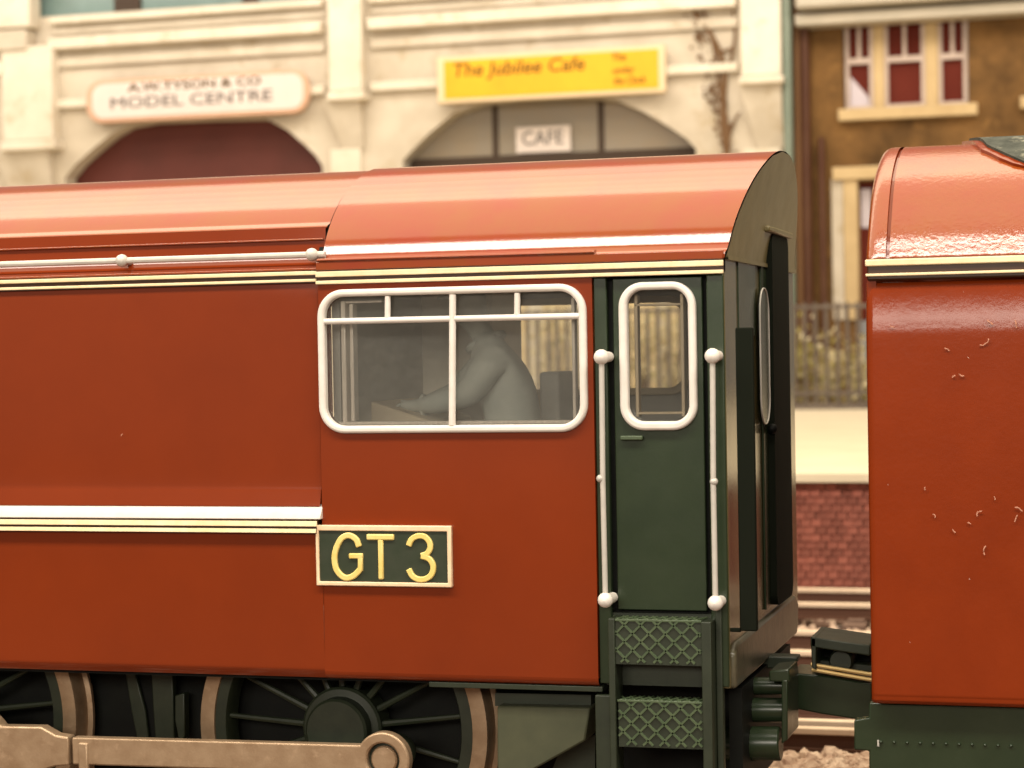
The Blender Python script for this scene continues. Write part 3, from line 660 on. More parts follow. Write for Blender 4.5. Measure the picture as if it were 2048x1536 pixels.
# --- grab rails
def grab(pa, pb, pm):
    xa, za = S(*pa, -.11); xb, zb = S(*pb, -.11)
    o = MB().tube([(xa, -.11, za), ((xa+xb)/2-.004, -.112, (za+zb)/2), (xb, -.11, zb)], .0165, 12).build('grab_rail', M['white_rail'], loco, smooth=True)
    for x, z in ((xa, za), (xb, zb)):
        MB().sphere((x, -.112, z), .046, 14, 10).tube([(x, -.1, z), (x+.01, -.06, z), (x+.012, .03, z)], [.040, .033, .031], 12).build('grab_rail_knob', M['white'], o, smooth=True)
    xm, zm = S(*pm, -.11); MB().sphere((xm, -.111, zm), .0245, 12, 8).build('joint_bead', M['white_rail'], o, smooth=True)
grab((1203, 714), (1211, 1200), (1201, 957)); grab((1425, 712), (1431, 1206), (1428, 963))

# --- step unit
SD = -.14
def sp(px, py, Y=SD): return S(px, py, Y)
st = MB()
xa, xb = sp(1218, 1380)[0], sp(1231, 1380)[0]; ztop_ = sp(1220, 1237)[1]
MB().box(xa, xb, SD, .045, .30, ztop_).build('step_stringer', M['green_frame'], loco, bevel=.006)
xc_, xd_ = sp(1404, 1380)[0], sp(1424, 1380)[0]
MB().box(xc_, xd_, SD, .045, .30, ztop_-.01).build('step_stringer', M['green_frame'], loco, bevel=.006)
MB().box(xd_+.002, S(1447, 1400, .0)[0], -.02, .045, .30, ztop_+.06).build('step_bracket', M['green_frame'], loco, bevel=.006)
MB().box(S(1190, 1400, -.02)[0], xa-.004, -.02, .045, .30, 1.105).build('step_bracket', M['green_frame'], loco, bevel=.006)
def tread(y0, y1):
    x0, x1 = xb+.001 if y0 > 1300 else xa, xc_-.001
    z1 = sp(1310, y0)[1]; z0 = sp(1310, y1)[1]
    p = MB().box(x0+.01, x1, SD+.02, SD+.05, z0, z1-.006).box(x0+.01, x1, SD+.05, .045, z1-.045, z1-.006).build('step_tread', M['green_frame'], loco)
    # raised diamond lattice, riser and top
    lm = MB(); pitch = .098; r_ = .0085
    def seg(a, b):
        d = (Vector(b)-Vector(a))
        if d.length > .012: lm.tube([a, b], r_, 5)
    H = z1-z0; Wd = x1-x0
    for sgn in (1, -1):
        k = -int(H/pitch)-1
        while k*pitch < Wd+H:
            c = k*pitch+.03                         # x = c + sgn*(z) clipped
            pts = []
            za, zb = 0.012, H-.008
            xA = c+(za if sgn > 0 else H-za); xB = c+(zb if sgn > 0 else H-zb)
            xA -= H if sgn > 0 else 0; xB -= H if sgn > 0 else 0
            if sgn > 0: f = lambda z: c-H+z
            else: f = lambda z: c-z
            lo, hi = za, zb
            if sgn > 0: lo = max(lo, H-c+.012); hi = min(hi, Wd-c+H-.006)
            else: lo = max(lo, c-Wd+.006); hi = min(hi, c-.012)
            if hi-lo > .015: seg((x0+f(lo), SD+.017, z0+lo), (x0+f(hi), SD+.017, z0+hi))
            k += 1
    kind(lm.build('tread_lattice', M['green_mesh'], p, smooth=True), 'stuff')
    n_ = 9
    tm = MB()
    for i in range(n_*2):
        xq = x0+.01+(Wd-.02)*(i+.5)/(n_*2)
        s_ = 1 if i % 2 else -1
        tm.tube([(xq-.03*s_, SD+.022, z1-.004), (xq+.03*s_, .03, z1-.004)], .008, 5)
    tm.box(x0+.004, x1, SD+.012, SD+.03, z1-.014, z1)
    tm.build('tread_edge', M['green_mesh'], p, bevel=.003)
tread(1240, 1331); tread(1402, 1497); tread(1562, 1660)

# --- rear wall of the cab
arch_rows = []
zz = [3.672+i*(4.38-3.672)/14 for i in range(15)]
def dofz(z):
    for (d0, z0), (d1, z1) in zip(ROOF, ROOF[1:]):
        if z0 <= z <= z1: return d0+(d1-d0)*(z-z0)/max(1e-6, z1-z0)
    return 1.35
er = MB(); rows_ = [[(XE+ov(z)-.012+.018, dofz(z)+(W-2*dofz(z))*t/8, z) for t in range(9)] for z in zz]
er.loft(rows_)
er.add([(XE+.002, .03, 3.66), (XE+.002, W-.03, 3.66), (XE+.03, W-.02, 3.66), (XE+.03, .02, 3.66), (XE+.03, .02, 3.685), (XE+.03, W-.02, 3.685)], [(0,1,2,3), (3,2,5,4)])
er.build('rear_roof_panel', M['olive'], loco, smooth=True)
MB().box(XE-.05, XE+.004, .012, W-.012, 1.16, 3.67).build('rear_wall', M['green_end'], loco, bevel=.01)
bx0, bx1 = S(1476, 1000, .04)[0], S(1511, 1000, .04)[0]
MB().box(bx0, bx1, .03, .075, S(1490, 1262, .04)[1], S(1490, 655, .04)[1]).build('gangway_side_plate', M['gangway_black'], loco, bevel=.008)
for z_ in (1.50,):
    MB().box(XE+.004, bx0+.004, .040, .066, z_-.012, z_+.012).build('gangway_bracket', M['gangway_black'], loco, bevel=.005)
MB().box(XE+.005, XE+.012, .45, 1.05, 3.22, 3.93).build('rear_recess_shade', M['green'], loco)  # thin raised sheet, its dark green stands for shade in a recess
MB().box(XE+.005, XE+.085, 1.20, 2.20, 3.878, 3.918).build('gangway_lintel', M['olive'], loco, bevel=.012)
MB().prismx([(p[0], p[1]) for p in rrect(1.43, 2.12, 1.47, 3.880, .09, 6)], XE+.005, XE+.060).build('gangway_opening_shade', M['gangway_black'], loco)  # raised black slab, painted stand-in for the dark inside of the doorway
MB().box(XE+.005, XE+.020, 1.24, 1.428, 1.47, 3.884).build('gangway_door', M['green'], loco, bevel=.004)
ow = [(d, z) for d, z in rrect(1.06, 1.40, 2.66, 3.52, .16, 8)]
MB().tube([(XE+.036, d, z) for d, z in ow], .006, 6, closed=True).build('gangway_window_frame', M['white_rail'], loco, smooth=True)
MB().add([(XE+.034, d, z) for d, z in ow], [tuple(range(len(ow)))]).build('gangway_window_pane', M['green'], loco)
MB().sphere((XE+.05, 1.40, 2.62), .035, 8, 6).build('gangway_door_knob', M['black'], loco, smooth=True)
MB().prismx([(.06,1.152),(.06,1.36),(.16,1.41),(W-.30,1.43),(W-.14,1.36),(W-.22,1.152)], XE-.03, XE+.03).build('rear_floor_plate', M['dusty_step'], loco, bevel=.02)

# --- cab interior
MB().box(XS+.02, XE-.055, .14, W-.08, 1.9, 1.96).build('cab_floor', M['cab_white'], loco)
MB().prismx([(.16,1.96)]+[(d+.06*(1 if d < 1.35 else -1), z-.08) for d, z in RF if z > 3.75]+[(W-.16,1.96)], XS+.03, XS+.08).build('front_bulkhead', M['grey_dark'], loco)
fh = rrect(wx0+.02, wx1+.10, 2.86, wz1_-.02, .12, 8)
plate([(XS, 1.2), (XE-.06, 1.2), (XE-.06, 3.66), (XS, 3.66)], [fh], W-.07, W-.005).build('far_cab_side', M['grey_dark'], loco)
ringprism(rrect(wx0-.02, wx1+.14, 2.82, wz1_+.02, .15, 8), rrect(wx0+.03, wx1+.09, 2.87, wz1_-.03, .115, 8), W-.12, W-.07).build('far_window_frame', M['cab_beige'], loco, bevel=.01)
MB().prism(rrect(wx0+.02, wx1+.10, 2.86, wz1_-.02, .12, 8), W-.05, W-.045).build('far_window_pane', M['glass_clean'], loco)
# equipment cabinet and desk
cbx0, cbx1 = S(765, 720, 1.75)[0], S(985, 720, 1.75)[0]
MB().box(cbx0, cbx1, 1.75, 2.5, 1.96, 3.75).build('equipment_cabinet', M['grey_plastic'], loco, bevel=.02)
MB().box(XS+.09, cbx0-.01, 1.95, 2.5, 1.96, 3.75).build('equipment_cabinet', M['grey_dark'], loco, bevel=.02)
k0, k1 = S(725, 820, .7)[0], S(830, 820, .7)[0]
MB().prism([(k0, 1.96), (k1+.1, 1.96), (k1+.1, S(800, 842, .7)[1]), (k0, S(725, 797, .7)[1])], .7, 1.6).build('control_desk', M['cab_beige'], loco, bevel=.015)
MB().box(S(1110, 800, 1.9)[0], S(1148, 800, 1.9)[0], 1.5, 2.0, 1.96, S(1130, 742, 1.9)[1]).build('seat_back', M['grey_dark'], loco, bevel=.02)
MB().box(S(1072, 800, 2.2)[0], S(1112, 800, 2.2)[0], 2.1, 2.3, 1.96, S(1090, 780, 2.2)[1]).build('locker', M['cab_beige'], loco, bevel=.02)
MB().box(S(965, 900, 1.1)[0], S(1085, 900, 1.1)[0], .85, 1.45, 1.96, 2.42).build('driver_seat', M['grey_dark'], loco, bevel=.03)

# --- number plate
nx0, nx1 = S(632, 1110, -.03)[0], S(903, 1110, -.03)[0]; nz1, nz0 = S(768, 1051, -.03)[1], S(768, 1173, -.03)[1]
npl = MB().box(nx0+.01, nx1-.01, -.022, -.001, nz0+.01, nz1-.01).build('number_plate', M['plate_green'], loco)
pt = .026
plate([(nx0, nz0), (nx1, nz0), (nx1, nz1), (nx0, nz1)], [[(nx0+pt*.8, nz0+pt), (nx1-pt, nz0+pt), (nx1-pt, nz1-pt*1.3), (nx0+pt*.8, nz1-pt*1.3)]], -.036, -.001).build('plate_edge', M['plate_edge'], npl, bevel=.006)
def stroke(pts, wd, name, closed=False):
    P = [Vector((x, 0, z)) for x, z in pts]; Lp = []; Rp = []
    for i, p in enumerate(P):
        a = P[max(0, i-1)]; b = P[min(len(P)-1, i+1)]; t = (b-a).normalized(); n_ = Vector((-t.z, 0, t.x))
        Lp.append(p+n_*wd/2); Rp.append(p-n_*wd/2)
    mb = MB(); n_ = len(P)
    for i in range(n_-1):
        vs = []
        for yy in (-.038, -.021): vs += [(Lp[i].x, yy, Lp[i].z), (Lp[i+1].x, yy, Lp[i+1].z), (Rp[i+1].x, yy, Rp[i+1].z), (Rp[i].x, yy, Rp[i].z)]
        mb.add(vs, [(0,1,2,3), (0,4,5,1), (3,2,6,7)]+([(0,3,7,4)] if i == 0 else [])+([(1,5,6,2)] if i == n_-2 else []))
    return mb
def LP(pts): return [S(a, b, -.03) for a, b in pts]
def smoothpx(pts, k=5): return rsmooth(LP(pts), k)
# letters are measured on the plate's own plane
g_ = stroke(smoothpx([(718, 1094), (712, 1079), (698, 1071), (684, 1076), (674, 1092), (669, 1112), (671, 1134), (680, 1149), (693, 1156), (708, 1151), (720, 1139)]), .037, 'letter')
gz = LP([(719, 1142), (722, 1110), (698, 1111)])
g_.v += []; 
gb = stroke(LP([(720.5, 1143), (721, 1112)]), .032, 'letter'); g_.add([(x, y-.0006, z) for x, y, z in gb.v], gb.f)
gb = stroke(LP([(726, 1112), (698, 1112)]), .033, 'letter'); g_.add([(x, y-.001, z) for x, y, z in gb.v], gb.f)
g_.build('letter', M['yellow'], npl, bevel=.008)
t_ = stroke(LP([(733, 1074), (788, 1074.5)]), .037, 'letter'); q = stroke(LP([(761, 1078), (762, 1159)]), .034, 'letter'); t_.add([(x, y+.001, z) for x, y, z in q.v], q.f)
t_.build('letter', M['yellow'], npl, bevel=.008)
n3 = stroke(smoothpx([(817, 1092), (823, 1079), (836, 1072), (850, 1074), (859, 1085), (860, 1097), (854, 1107), (842, 1112)]), .035, 'numeral')
q = stroke(smoothpx([(842, 1112), (857, 1117), (866, 1130), (864, 1147), (853, 1157), (838, 1159), (825, 1152), (817, 1138)]), .035, 'numeral')
n3.add([(x, y-.0006, z) for x, y, z in q.v], q.f)
n3.build('numeral', M['yellow'], npl, bevel=.007)

# --- running gear
WY = .36
wcx, wcz = S(682, 1458, WY); WR = S(976, 1458, WY)[0]-wcx
wcz = WR*1.0 if abs(WR-wcz) < .03 else wcz
cr = .305; ca = R(-38)
def wheel(cx):
    ty = MB().lathe_y(cx, wcz, [(WY+.02, WR-.105), (WY, WR-.10), (WY-.004, WR-.05), (WY, WR-.006), (WY+.02, WR), (WY+.15, WR+.004), (WY+.16, WR+.035), (WY+.19, WR+.035), (WY+.19, WR-.105), (WY+.02, WR-.105)], 96).build('driving_wheel', M['bronze'], loco, smooth=True)
    MB().lathe_y(cx, wcz, [(WY+.012, WR-.104), (WY+.012, WR-.175), (WY+.03, WR-.185), (WY+.19, WR-.185), (WY+.19, WR-.106)], 96).build('rim', M['green_frame'], ty, smooth=True)
    for k in range(17):
        a = 2*math.pi*k/17+.12
        sb = MB().tube([(cx+.2*math.cos(a), WY+.06, wcz+.2*math.sin(a)), (cx+(WR-.18)*math.cos(a), WY+.07, wcz+(WR-.18)*math.sin(a))], [.024, .016], 8)
        sb.build('spoke', M['green_frame'], ty, smooth=True)
    MB().lathe_y(cx, wcz, [(WY-.10, .001), (WY-.10, .19), (WY-.085, .205), (WY+.0, .207), (WY+.005, .25), (WY+.02, .265), (WY+.19, .265)], 48).build('hub', M['green_frame'], ty, smooth=True, angle=30)
    px2, pz2 = cx+cr*math.cos(ca), wcz+cr*math.sin(ca)
    MB().lathe_y(px2, pz2, [(WY-.02, .001), (WY-.02, .12), (WY+.1, .13)], 24).build('crank_boss', M['green_frame'], ty, smooth=True, angle=30)
    MB().box(cx-.02, cx+.02, WY+.19, WY+.2, wcz-.01, wcz+.01).build('axle_end', M['black'], ty)
    return ty
WB = wcx-S(-108, 1448, WY)[0]
for k in range(2): wheel(wcx-WB*k)
ry0, ry1 = .02, .10
pinA = S(765, 1521, ry0); pinB = S(-10, 1498, ry0); pinA = (pinA[0], pinA[1]); pinB = (pinA[0]-WB, pinB[1])
bossA = .172; bossB = .262
def ringd(c, r, n=40, a0=0, a1=360): return [(c[0]+r*math.cos(R(a0+(a1-a0)*i/n)), c[1]+r*math.sin(R(a0+(a1-a0)*i/n))) for i in range(n+1)]
xj = S(140, 1490, ry0)[0]
zc = lambda x: pinB[1]+(pinA[1]-pinB[1])*(x-pinB[0])/(pinA[0]-pinB[0])
hh = .088
a_in = math.degrees(math.asin(hh/bossA))
outl = ringd(pinA, bossA, 40, -180+a_in-0.01, 180-a_in)
body_ = [(xj+.012, zc(xj)+hh)]+[(xj+.012, zc(xj)-hh)]+outl
rodA = plate(body_, [ringd(pinA, .105, 30)[:-1]], ry0, ry1).build('coupling_rod', M['bronze'], loco, bevel=.012)
MB().lathe_y(*pinA, [(ry0+.02, .001), (ry0+.02, .075), (ry0+.03, .085), (ry0+.2, .085)], 24).build('crank_pin', M['bronze'], loco, smooth=True, angle=30)
MB().lathe_y(*pinA, [(ry0+.05, .06), (ry0+.05, .115), (ry0+.3, .115)], 24).build('pin_bush', M['green_frame'], loco, smooth=True, angle=30)
a_in = math.degrees(math.asin(.15/bossB))
outl = [(xj-.008, zc(xj)-hh*1.05), (xj-.008, zc(xj)+hh*1.05), (xj-.10, zc(xj)+hh*1.15), (xj-.2, zc(xj)+.15)]+ringd(pinB, bossB, 40, a_in, 360-a_in)+[(xj-.22, zc(xj)-.14), (xj-.1, zc(xj)-hh*1.15)]
plate(outl, [ringd(pinB, .185, 30)[:-1]], ry0-.01, ry1+.01).build('coupling_rod', M['bronze'], loco, bevel=.012)
MB().lathe_y(*pinB, [(ry0+.02, .001), (ry0+.02, .14), (ry0+.04, .155), (ry0+.2, .155)], 8).build('crank_pin', M['bronze'], loco)
MB().box(xj+.06, xj+.13, ry0-.012, ry1+.006, zc(xj)-hh-.16, zc(xj)+hh-.03).build('rod_knuckle', M['bronze'], loco, bevel=.012)
MB().box(XL, XE-.05, .62, 2.08, .38, 1.30).build('main_frame', M['black'], loco)
MB().box(XL, XD, .10, 2.6, 1.13, 1.155).build('underside', M['black'], loco)
def poly(pts, y): return [S(a, b, y) for a, b in pts]
MB().prism(poly([(302,1345),(345,1345),(348,1480),(312,1500),(306,1420)], .5), .5, .56).build('brake_hanger', M['green_frame'], loco, bevel=.008)
MB().prism(poly([(352,1390),(371,1385),(372,1470),(362,1490),(352,1440)], .5), .48, .56).build('brake_block', M['green_frame'], loco, bevel=.008)
MB().prism(poly([(250,1345),(270,1345),(290,1420),(300,1500),(278,1500),(262,1420)], .58), .58, .612).build('brake_hanger', M['green_frame'], loco, bevel=.008)
MB().prism(poly([(994,1412),(1180,1416),(1170,1482),(1050,1549),(994,1580)], .10), .10, .36).build('sandbox', M['sand_green'], loco, bevel=.012)
MB().prism(poly([(990,1386),(1182,1390),(1182,1418),(990,1412)], .2), .2, .50).build('sandbox_neck', M['green_frame'], loco)
MB().prism(poly([(1120,1500),(1190,1470),(1190,1600),(1080,1600)], .42), .42, .46).build('frame_gusset', M['green_frame'], loco)

# --- coupling gear below the cab end
def cyl(pa, pb, Y, r, nm, m, parent):
    a = S(*pa, Y); b = S(*pb, Y); return MB().tube([(a[0], Y, a[1]), (b[0], Y, b[1])], r, 18).build(nm, m, parent, bevel=.01)
MB().box(XE-.06, XE+.02, .3, 2.2, .55, 1.12).build('rear_frame_plate', M['black'], loco)
cyl((1440, 1372), (1580, 1372), .75, .055, 'brake_cylinder', M['green'], loco)
cyl((1440, 1420), (1580, 1420), .70, .075, 'brake_cylinder', M['green'], loco)
cyl((1440, 1487), (1562, 1487), .62, .105, 'brake_cylinder', M['green'], loco)
MB().prism(poly([(1578,1345),(1590,1345),(1590,1462),(1578,1470)], .85), .55, 1.0).build('coupling_bracket', M['green'], loco, bevel=.008)
MB().prism(poly([(1480,1308),(1597,1312),(1597,1322),(1570,1336),(1480,1334)], 1.3), 1.25, 1.40).build('coupling_hook', M['green_frame'], loco, bevel=.01)
MB().prism(poly([(1540,1340),(1580,1336),(1582,1362),(1540,1362)], .6), .56, .9).build('bracket_cap', M['green'], loco, bevel=.01)

# ================================================================== TENDER
XT = -1.400; XR = 3.2
td = thing('model_tender', (0.5, 1.35, 0), 'dusty brick red tender body with a grey roof panel coupled behind the cab', 'tender')
TROOF = rsmooth([(.03,3.625),(.035,3.648),(.065,3.70),(.105,3.768),(.155,3.84),(.22,3.925),(.32,4.04),(.45,4.145),(.6,4.228),(.78,4.30),(1.0,4.355),(1.35,4.385)], 4)
def tdofz(z):
    for (d0, z0), (d1, z1) in zip(TROOF, TROOF[1:]):
        if z0 <= z <= z1: return d0+(d1-d0)*(z-z0)/max(1e-6, z1-z0)
TR = mirror(TROOF)
def rounded_end(prof, x0, x1, r=.07, n=6):
    """loft whose front end curves inwards by r"""
    rows = []
    for i in range(n+1):
        a = math.pi/2*i/n; dx = r*(1-math.sin(a)); k = r*(1-math.cos(a+0)) if False else r*(1-math.sin(a))
        inset = r*(1-math.sin(a)); xx = x0+r*(1-math.cos(a)) if False else x0+r-r*math.cos(a)
        rows.append([(xx, d+inset*(1 if d < 1.35 else -1)*min(1, abs(1.35-d)/.6), z-inset*min(1, max(0, (z-3.7)/.6))) for d, z in prof])
    rows.append([(x1, d, z) for d, z in prof]); return rows
XSM = S(1783, 400, .3)[0]
re_ = rounded_end(TR, XT, XSM-.011)
MB().loft(re_).build('roof_end', M['red_rough_lit'], td, smooth=True, angle=40)
MB().loft([[(x, d, z) for d, z in TR] for x in (XSM+.011, XR)]).build('roof', M['red_rough_lit'], td, smooth=True, angle=40)
MB().loft([[(x, d+.015*(1 if d < 1.35 else -1), z-.012) for d, z in TR] for x in (XSM-.05, XSM+.05)]).build('roof_joint', M['red'], td)
tside = rsmooth([(.075,3.505),(.056,3.498),(.040,3.472),(.020,3.38),(.004,3.26),(0.0,3.1),(.002,2.4),(.002,1.3),(.004,1.14),(.012,1.115),(.03,1.10)], 5)
ts_ = []
for i in range(7):
    a = math.pi/2*i/6; ts_.append([(XT+.05-.05*math.sin(a) if False else XT+.05-.05*math.cos(math.pi/2-a), d+.05*(1-math.cos(math.pi/2-a)) if False else d+.05-.05*math.sin(math.pi/2-a), z) for d, z in tside])
ts_ = [[(XT+.045*(1-math.sin(math.pi/2*i/6)), d+.045*(1-math.cos(math.pi/2*i/6)), z) for d, z in tside] for i in range(6, -1, -1)]
ts_.append([(XR, d, z) for d, z in tside])
MB().loft(ts_).build('side', M['red_rough'], td, smooth=True, angle=50)
MB().box(XT+.01, XT+.06, .04, W-.04, 1.12, 3.62).build('end_wall', M['red'], td)
MB().box(XT+.06, XR, W-.02, W, 1.12, 3.62).build('far_side', M['red'], td)
MB().box(XT+.012, XR, .012, .10, 3.515, 3.640).build('lining_ground', M['black_line'], td, bevel=.01)
MB().box(XT+.004, XR, -.006, .03, 3.596, 3.634).build('lining', M['cream'], td, bevel=.006)
MB().box(XT+.006, XR, -.004, .03, 3.538, 3.554).build('lining', M['cream'], td, bevel=.004)
MB().box(XT+.03, XR, .26, W-.09, .9, 1.12).build('underside', M['black'], td)
# grey roof panel: a raised plate lying on the roof curve
def roof_point(px, py):
    best = None
    for d, z in TROOF:
        X, Z = S(px, py, d)
        e_ = Z-z
        if best is None: best = (e_, d, X, z); last = e_
        if abs(e_) < abs(best[0]): best = (e_, d, X, z)
    return best[2], best[1]
e0 = (S(1925, 289, .85)[0], 1.0)
pe = [roof_point(1960, 304), roof_point(2000, 322), roof_point(2040, 341)]
edge = [(S(1918, 288, 1.1)[0], 1.35)]+pe+[(pe[-1][0]+(pe[-1][0]-pe[-2][0])*3, max(.12, pe[-1][1]-.12))]
def tz_(d):
    d = min(d, W-d)
    for (d0, z0), (d1, z1) in zip(TROOF, TROOF[1:]):
        if d0 <= d <= d1: return z0+(z1-z0)*(d-d0)/max(1e-6, d1-d0)
    return 4.385
def panel_rows(off, lift, k=14):
    rows = []
    for i in range(k):
        t = i/(k-1); d = 1.35+(edge[-1][1]+off-1.35)*t
        # x of the edge at this d
        xe = edge[0][0]
        for (x0, d0), (x1, d1) in zip(edge, edge[1:]):
            if d1 <= d <= d0: xe = x0+(x1-x0)*(d0-d)/max(1e-6, d0-d1)
        rows.append([(xe+off+(XR-.05-xe-off)*j/6, d, tz_(d)+lift) for j in range(7)])
    return rows
lipm = MB().loft(panel_rows(0, .022)); lp = lipm.build('roof_panel_lip', M['red_rough'], td); 
s_ = lp.modifiers.new('thick', 'SOLIDIFY'); s_.thickness = .03; s_.offset = -1
gp = MB().loft(panel_rows(.045, .040)).build('roof_panel', M['roof_grey'], td); s_ = gp.modifiers.new('thick', 'SOLIDIFY'); s_.thickness = .03; s_.offset = -1
# frame and front gear
MB().prism(poly([(1738,1405),(2300,1421),(2300,1640),(1738,1640),(1738,1502),(1708,1500),(1708,1440),(1738,1436)], .12), .12, .20).build('frame_plate', M['green'], td, bevel=.01)
fm = MB()
for pxx in range(1762, 2040, 26):
    x, z = S(pxx, 1484+(pxx-1762)*.03, .11); fm.sphere((x, .116, z), .011, 8, 6)
kind(fm.build('rivets', M['green'], td), 'stuff')
x, z = S(1756, 1486, .10); MB().tube([(x, .11, z-.02), (x, .11, z+.015)], .006, 6).build('peg', M['white_rail'], td)
db = poly([(1580,1346),(1640,1350),(1745,1368),(1745,1444),(1640,1428),(1580,1416)], 1.15)
MB().prism(db, 1.15, 1.55).build('drawbar', M['green'], td, bevel=.012)
fp = poly([(1621,1274),(1740,1291),(1740,1312),(1621,1294)], 1.0)
MB().prism(fp, 1.0, 1.5).build('fall_plate', M['green_frame'], td, bevel=.008)
MB().prism(poly([(1621,1274),(1632,1275),(1632,1340),(1624,1336)], 1.0), 1.0, 1.5).build('fall_plate_bracket', M['green_frame'], td, bevel=.006)
MB().prism(poly([(1625,1290),(1745,1305),(1745,1350),(1625,1330)], 1.35), 1.35, 1.5).build('coupling_pocket', M['black'], td)
MB().prism(poly([(1628,1318),(1660,1322),(1745,1330),(1745,1345),(1628,1332)], 1.2), 1.2, 1.34).build('coupling_tongue', M['green_frame'], td, bevel=.008)
x, z = S(1682, 1322, 1.12); MB().lathe_y(x, z, [(1.1, .001), (1.1, .065), (1.12, .075), (1.34, .075)], 20).build('coupling_pin', M['green_frame'], td, smooth=True, angle=40)
for a, b in (((1622, 1329), (1745, 1349)), ((1624, 1339), (1745, 1360))):
    p0 = S(*a, 1.05); p1 = S(*b, 1.05)
    MB().tube([(p0[0], 1.05, p0[1]), (p1[0], 1.05, p1[1])], .013, 8).build('contact_wire', M['copper'], td, smooth=True)
# lint caught on the tender
lt = MB()
for cx_, cy_, k, s_ in ((1964,1022,5,14),(2030,1015,5,14),(2035,1030,4,12),(1972,1092,5,16),(1905,1058,4,8),(1870,1035,4,8),(1780,650,4,8),(1918,748,4,9),(1898,702,4,9),(1960,690,5,20),(1975,640,4,12),(2030,640,4,14),(1850,980,3,5),(1935,1045,3,6),(1990,1000,3,6),(1905,755,3,6),(246,868,3,5)):
    an = random.uniform(0, 6.28); pts = []
    x, z = S(cx_, cy_, -.004)
    for i in range(k):
        pts.append((x, -.006-.004*random.random(), z)); an += random.uniform(-.7, .9); st_ = s_/335/(k-1)*1.15; x += st_*math.cos(an); z += st_*math.sin(an)
    lt.tube(rsmooth(pts, 3), [random.uniform(.002, .0048) for _ in range(3*(k-1)+1)], 5)
kind(lt.build('lint', M['lint']), 'stuff')

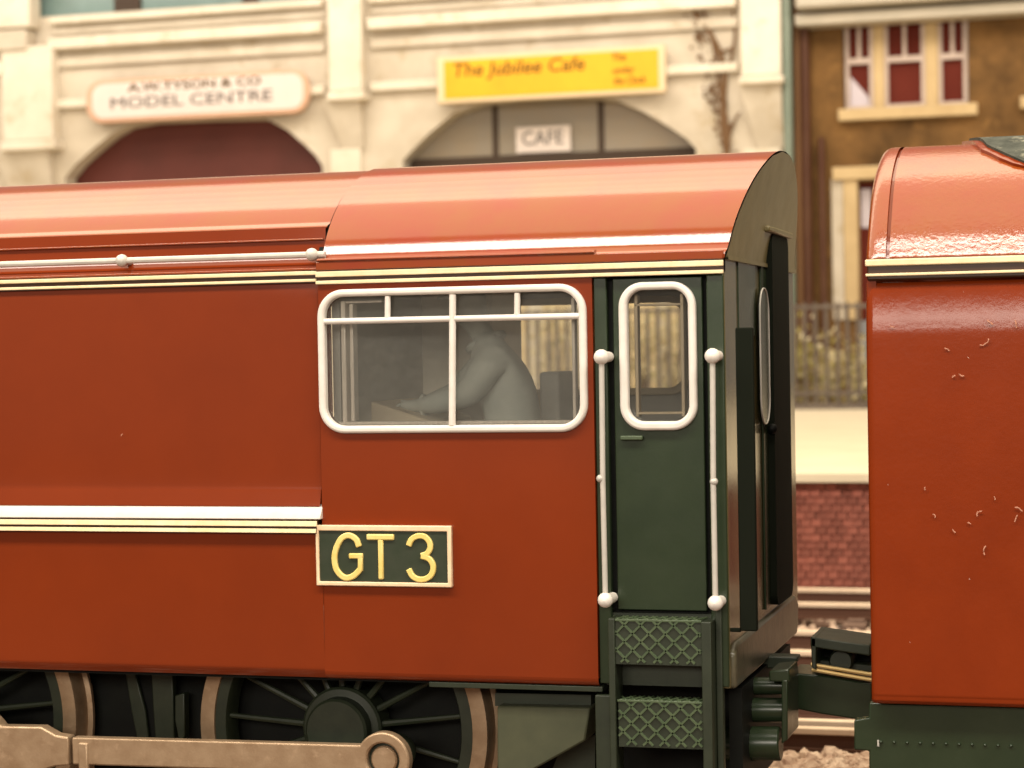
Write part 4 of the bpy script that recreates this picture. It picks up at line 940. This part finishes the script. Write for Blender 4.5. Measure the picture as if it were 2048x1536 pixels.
# ================================================================== DRIVER FIGURE
def skin_person():
    DY = 1.05
    V = []; Rr = []; E_ = []
    def v(px, py, Y, r, link_to=None):
        X, Z = S(px, py, Y); V.append((X, Y, Z)); Rr.append(r*(1.12 if r > .03 else 1)); i = len(V)-1
        if link_to is not None: E_.append((link_to, i))
        return i
    pel = v(1030, 905, DY, .17)
    ab = v(1034, 850, DY, .20, pel); ch = v(1016, 778, DY, .215, ab); up_ = v(990, 716, DY, .18, ch); ne = v(966, 672, DY, .085, up_)
    h0 = v(950, 648, DY, .085, ne); h1 = v(944, 620, DY, .115, h0); h2 = v(948, 592, DY, .10, h1); v(946, 577, DY, .05, h2)
    v(905, 628, DY, .022, h1)
    for s_, Y in ((-1, DY-.27), (1, DY+.27)):
        sh = v(985, 714, DY+s_*.22, .112, up_); el = v(938 if s_ < 0 else 915, 790, Y, .085, sh)
        fo = v(870 if s_ < 0 else 860, 808, Y+s_*-.04, .064, el); wr = v(832, 812, DY+s_*.17, .040, fo); pa = v(815, 813, DY+s_*.15, .040, wr)
        for k in range(4):
            f1 = v(800, 808+4*k, DY+s_*.15+(k-1.5)*.022, .011, pa); v(790-3*(k in (1, 2)), 816+3*k, DY+s_*.15+(k-1.5)*.024, .009, f1)
        t1 = v(812, 804, DY+s_*.11, .012, pa); v(802, 802, DY+s_*.09, .010, t1)
        hp = v(1020, 915, DY+s_*.10, .12, pel); kn = v(890, 925, DY+s_*.14, .085, hp); an = v(885, 1050, DY+s_*.14, .05, kn); v(855, 1062, DY+s_*.14, .04, an)
    me = bpy.data.meshes.new('person'); me.from_pydata(V, E_, []); me.materials.append(M['grey_fig'])
    o = bpy.data.objects.new('person', me); COL.objects.link(o)
    bm = bmesh.new(); bm.from_mesh(me); ly = bm.verts.layers.skin.verify()
    bm.verts.ensure_lookup_table()
    for i, vv in enumerate(bm.verts): vv[ly].radius = (Rr[i], Rr[i]); vv[ly].use_root = (i == 0)
    bm.to_mesh(me); bm.free()
    s_ = o.modifiers.new('skin', 'SKIN'); s_.use_smooth_shade = True; s_.branch_smoothing = .4
    ss = o.modifiers.new('sub', 'SUBSURF'); ss.levels = 2; ss.render_levels = 2
    dg = bpy.context.evaluated_depsgraph_get(); me2 = bpy.data.meshes.new_from_object(o.evaluated_get(dg)); me2.name = 'person'
    o.modifiers.clear(); o.data = me2
    if not me2.materials: me2.materials.append(M['grey_fig'])
    for p in me2.polygons: p.use_smooth = True
    tag(o, 'unpainted grey driver figure leaning forward with arms stretched over the cab desk', 'person')
    # peaked cap
    X, Z = S(946, 588, DY)
    cap = MB().add([], [])
    n = 20; rr = [(.125, 0), (.135, .03), (.12, .065), (.06, .085), (.001, .088)]
    rows = [[(X+r*math.cos(2*math.pi*k/n), DY+r*.85*math.sin(2*math.pi*k/n), Z+h) for k in range(n)] for r, h in rr]
    cap.loft(rows, closed=True)
    cap.prism([(X-.22, Z-.03), (X-.09, Z+.005), (X-.09, Z+.02), (X-.22, Z-.015)], DY-.08, DY+.08)
    def ring(px, py, Y, r, tilt, t, nm):
        X, Z = S(px, py, Y); a = Vector(tilt).normalized(); u = a.cross(Vector((0, 1, 0))).normalized(); vv = a.cross(u)
        q = MB().tube([Vector((X, Y, Z))+u*(r*math.cos(2*math.pi*k/20))+vv*(r*math.sin(2*math.pi*k/20)) for k in range(20)], t, 6, closed=True)
        b = q.build(nm, M['grey_fig'], None, smooth=True); b.parent = o
    ring(972, 684, DY, .115, (-.45, 0, 1), .032, 'collar')
    ring(848, 811, DY-.16, .060, (1, 0, .05), .018, 'cuff')
    ring(1034, 858, DY, .235, (-.1, 0, 1), .016, 'belt')
    X, Z = S(948, 720, DY-.12)
    lap = MB().prism([S(962, 690, DY-.2), S(975, 694, DY-.2), S(946, 752, DY-.2), S(938, 742, DY-.2)], DY-.20, DY-.12).build('lapel', M['grey_fig'], None, bevel=.008); lap.parent = o
    c = cap.build('cap', M['grey_fig'], None, smooth=True); c.parent = o
    return o
skin_person()
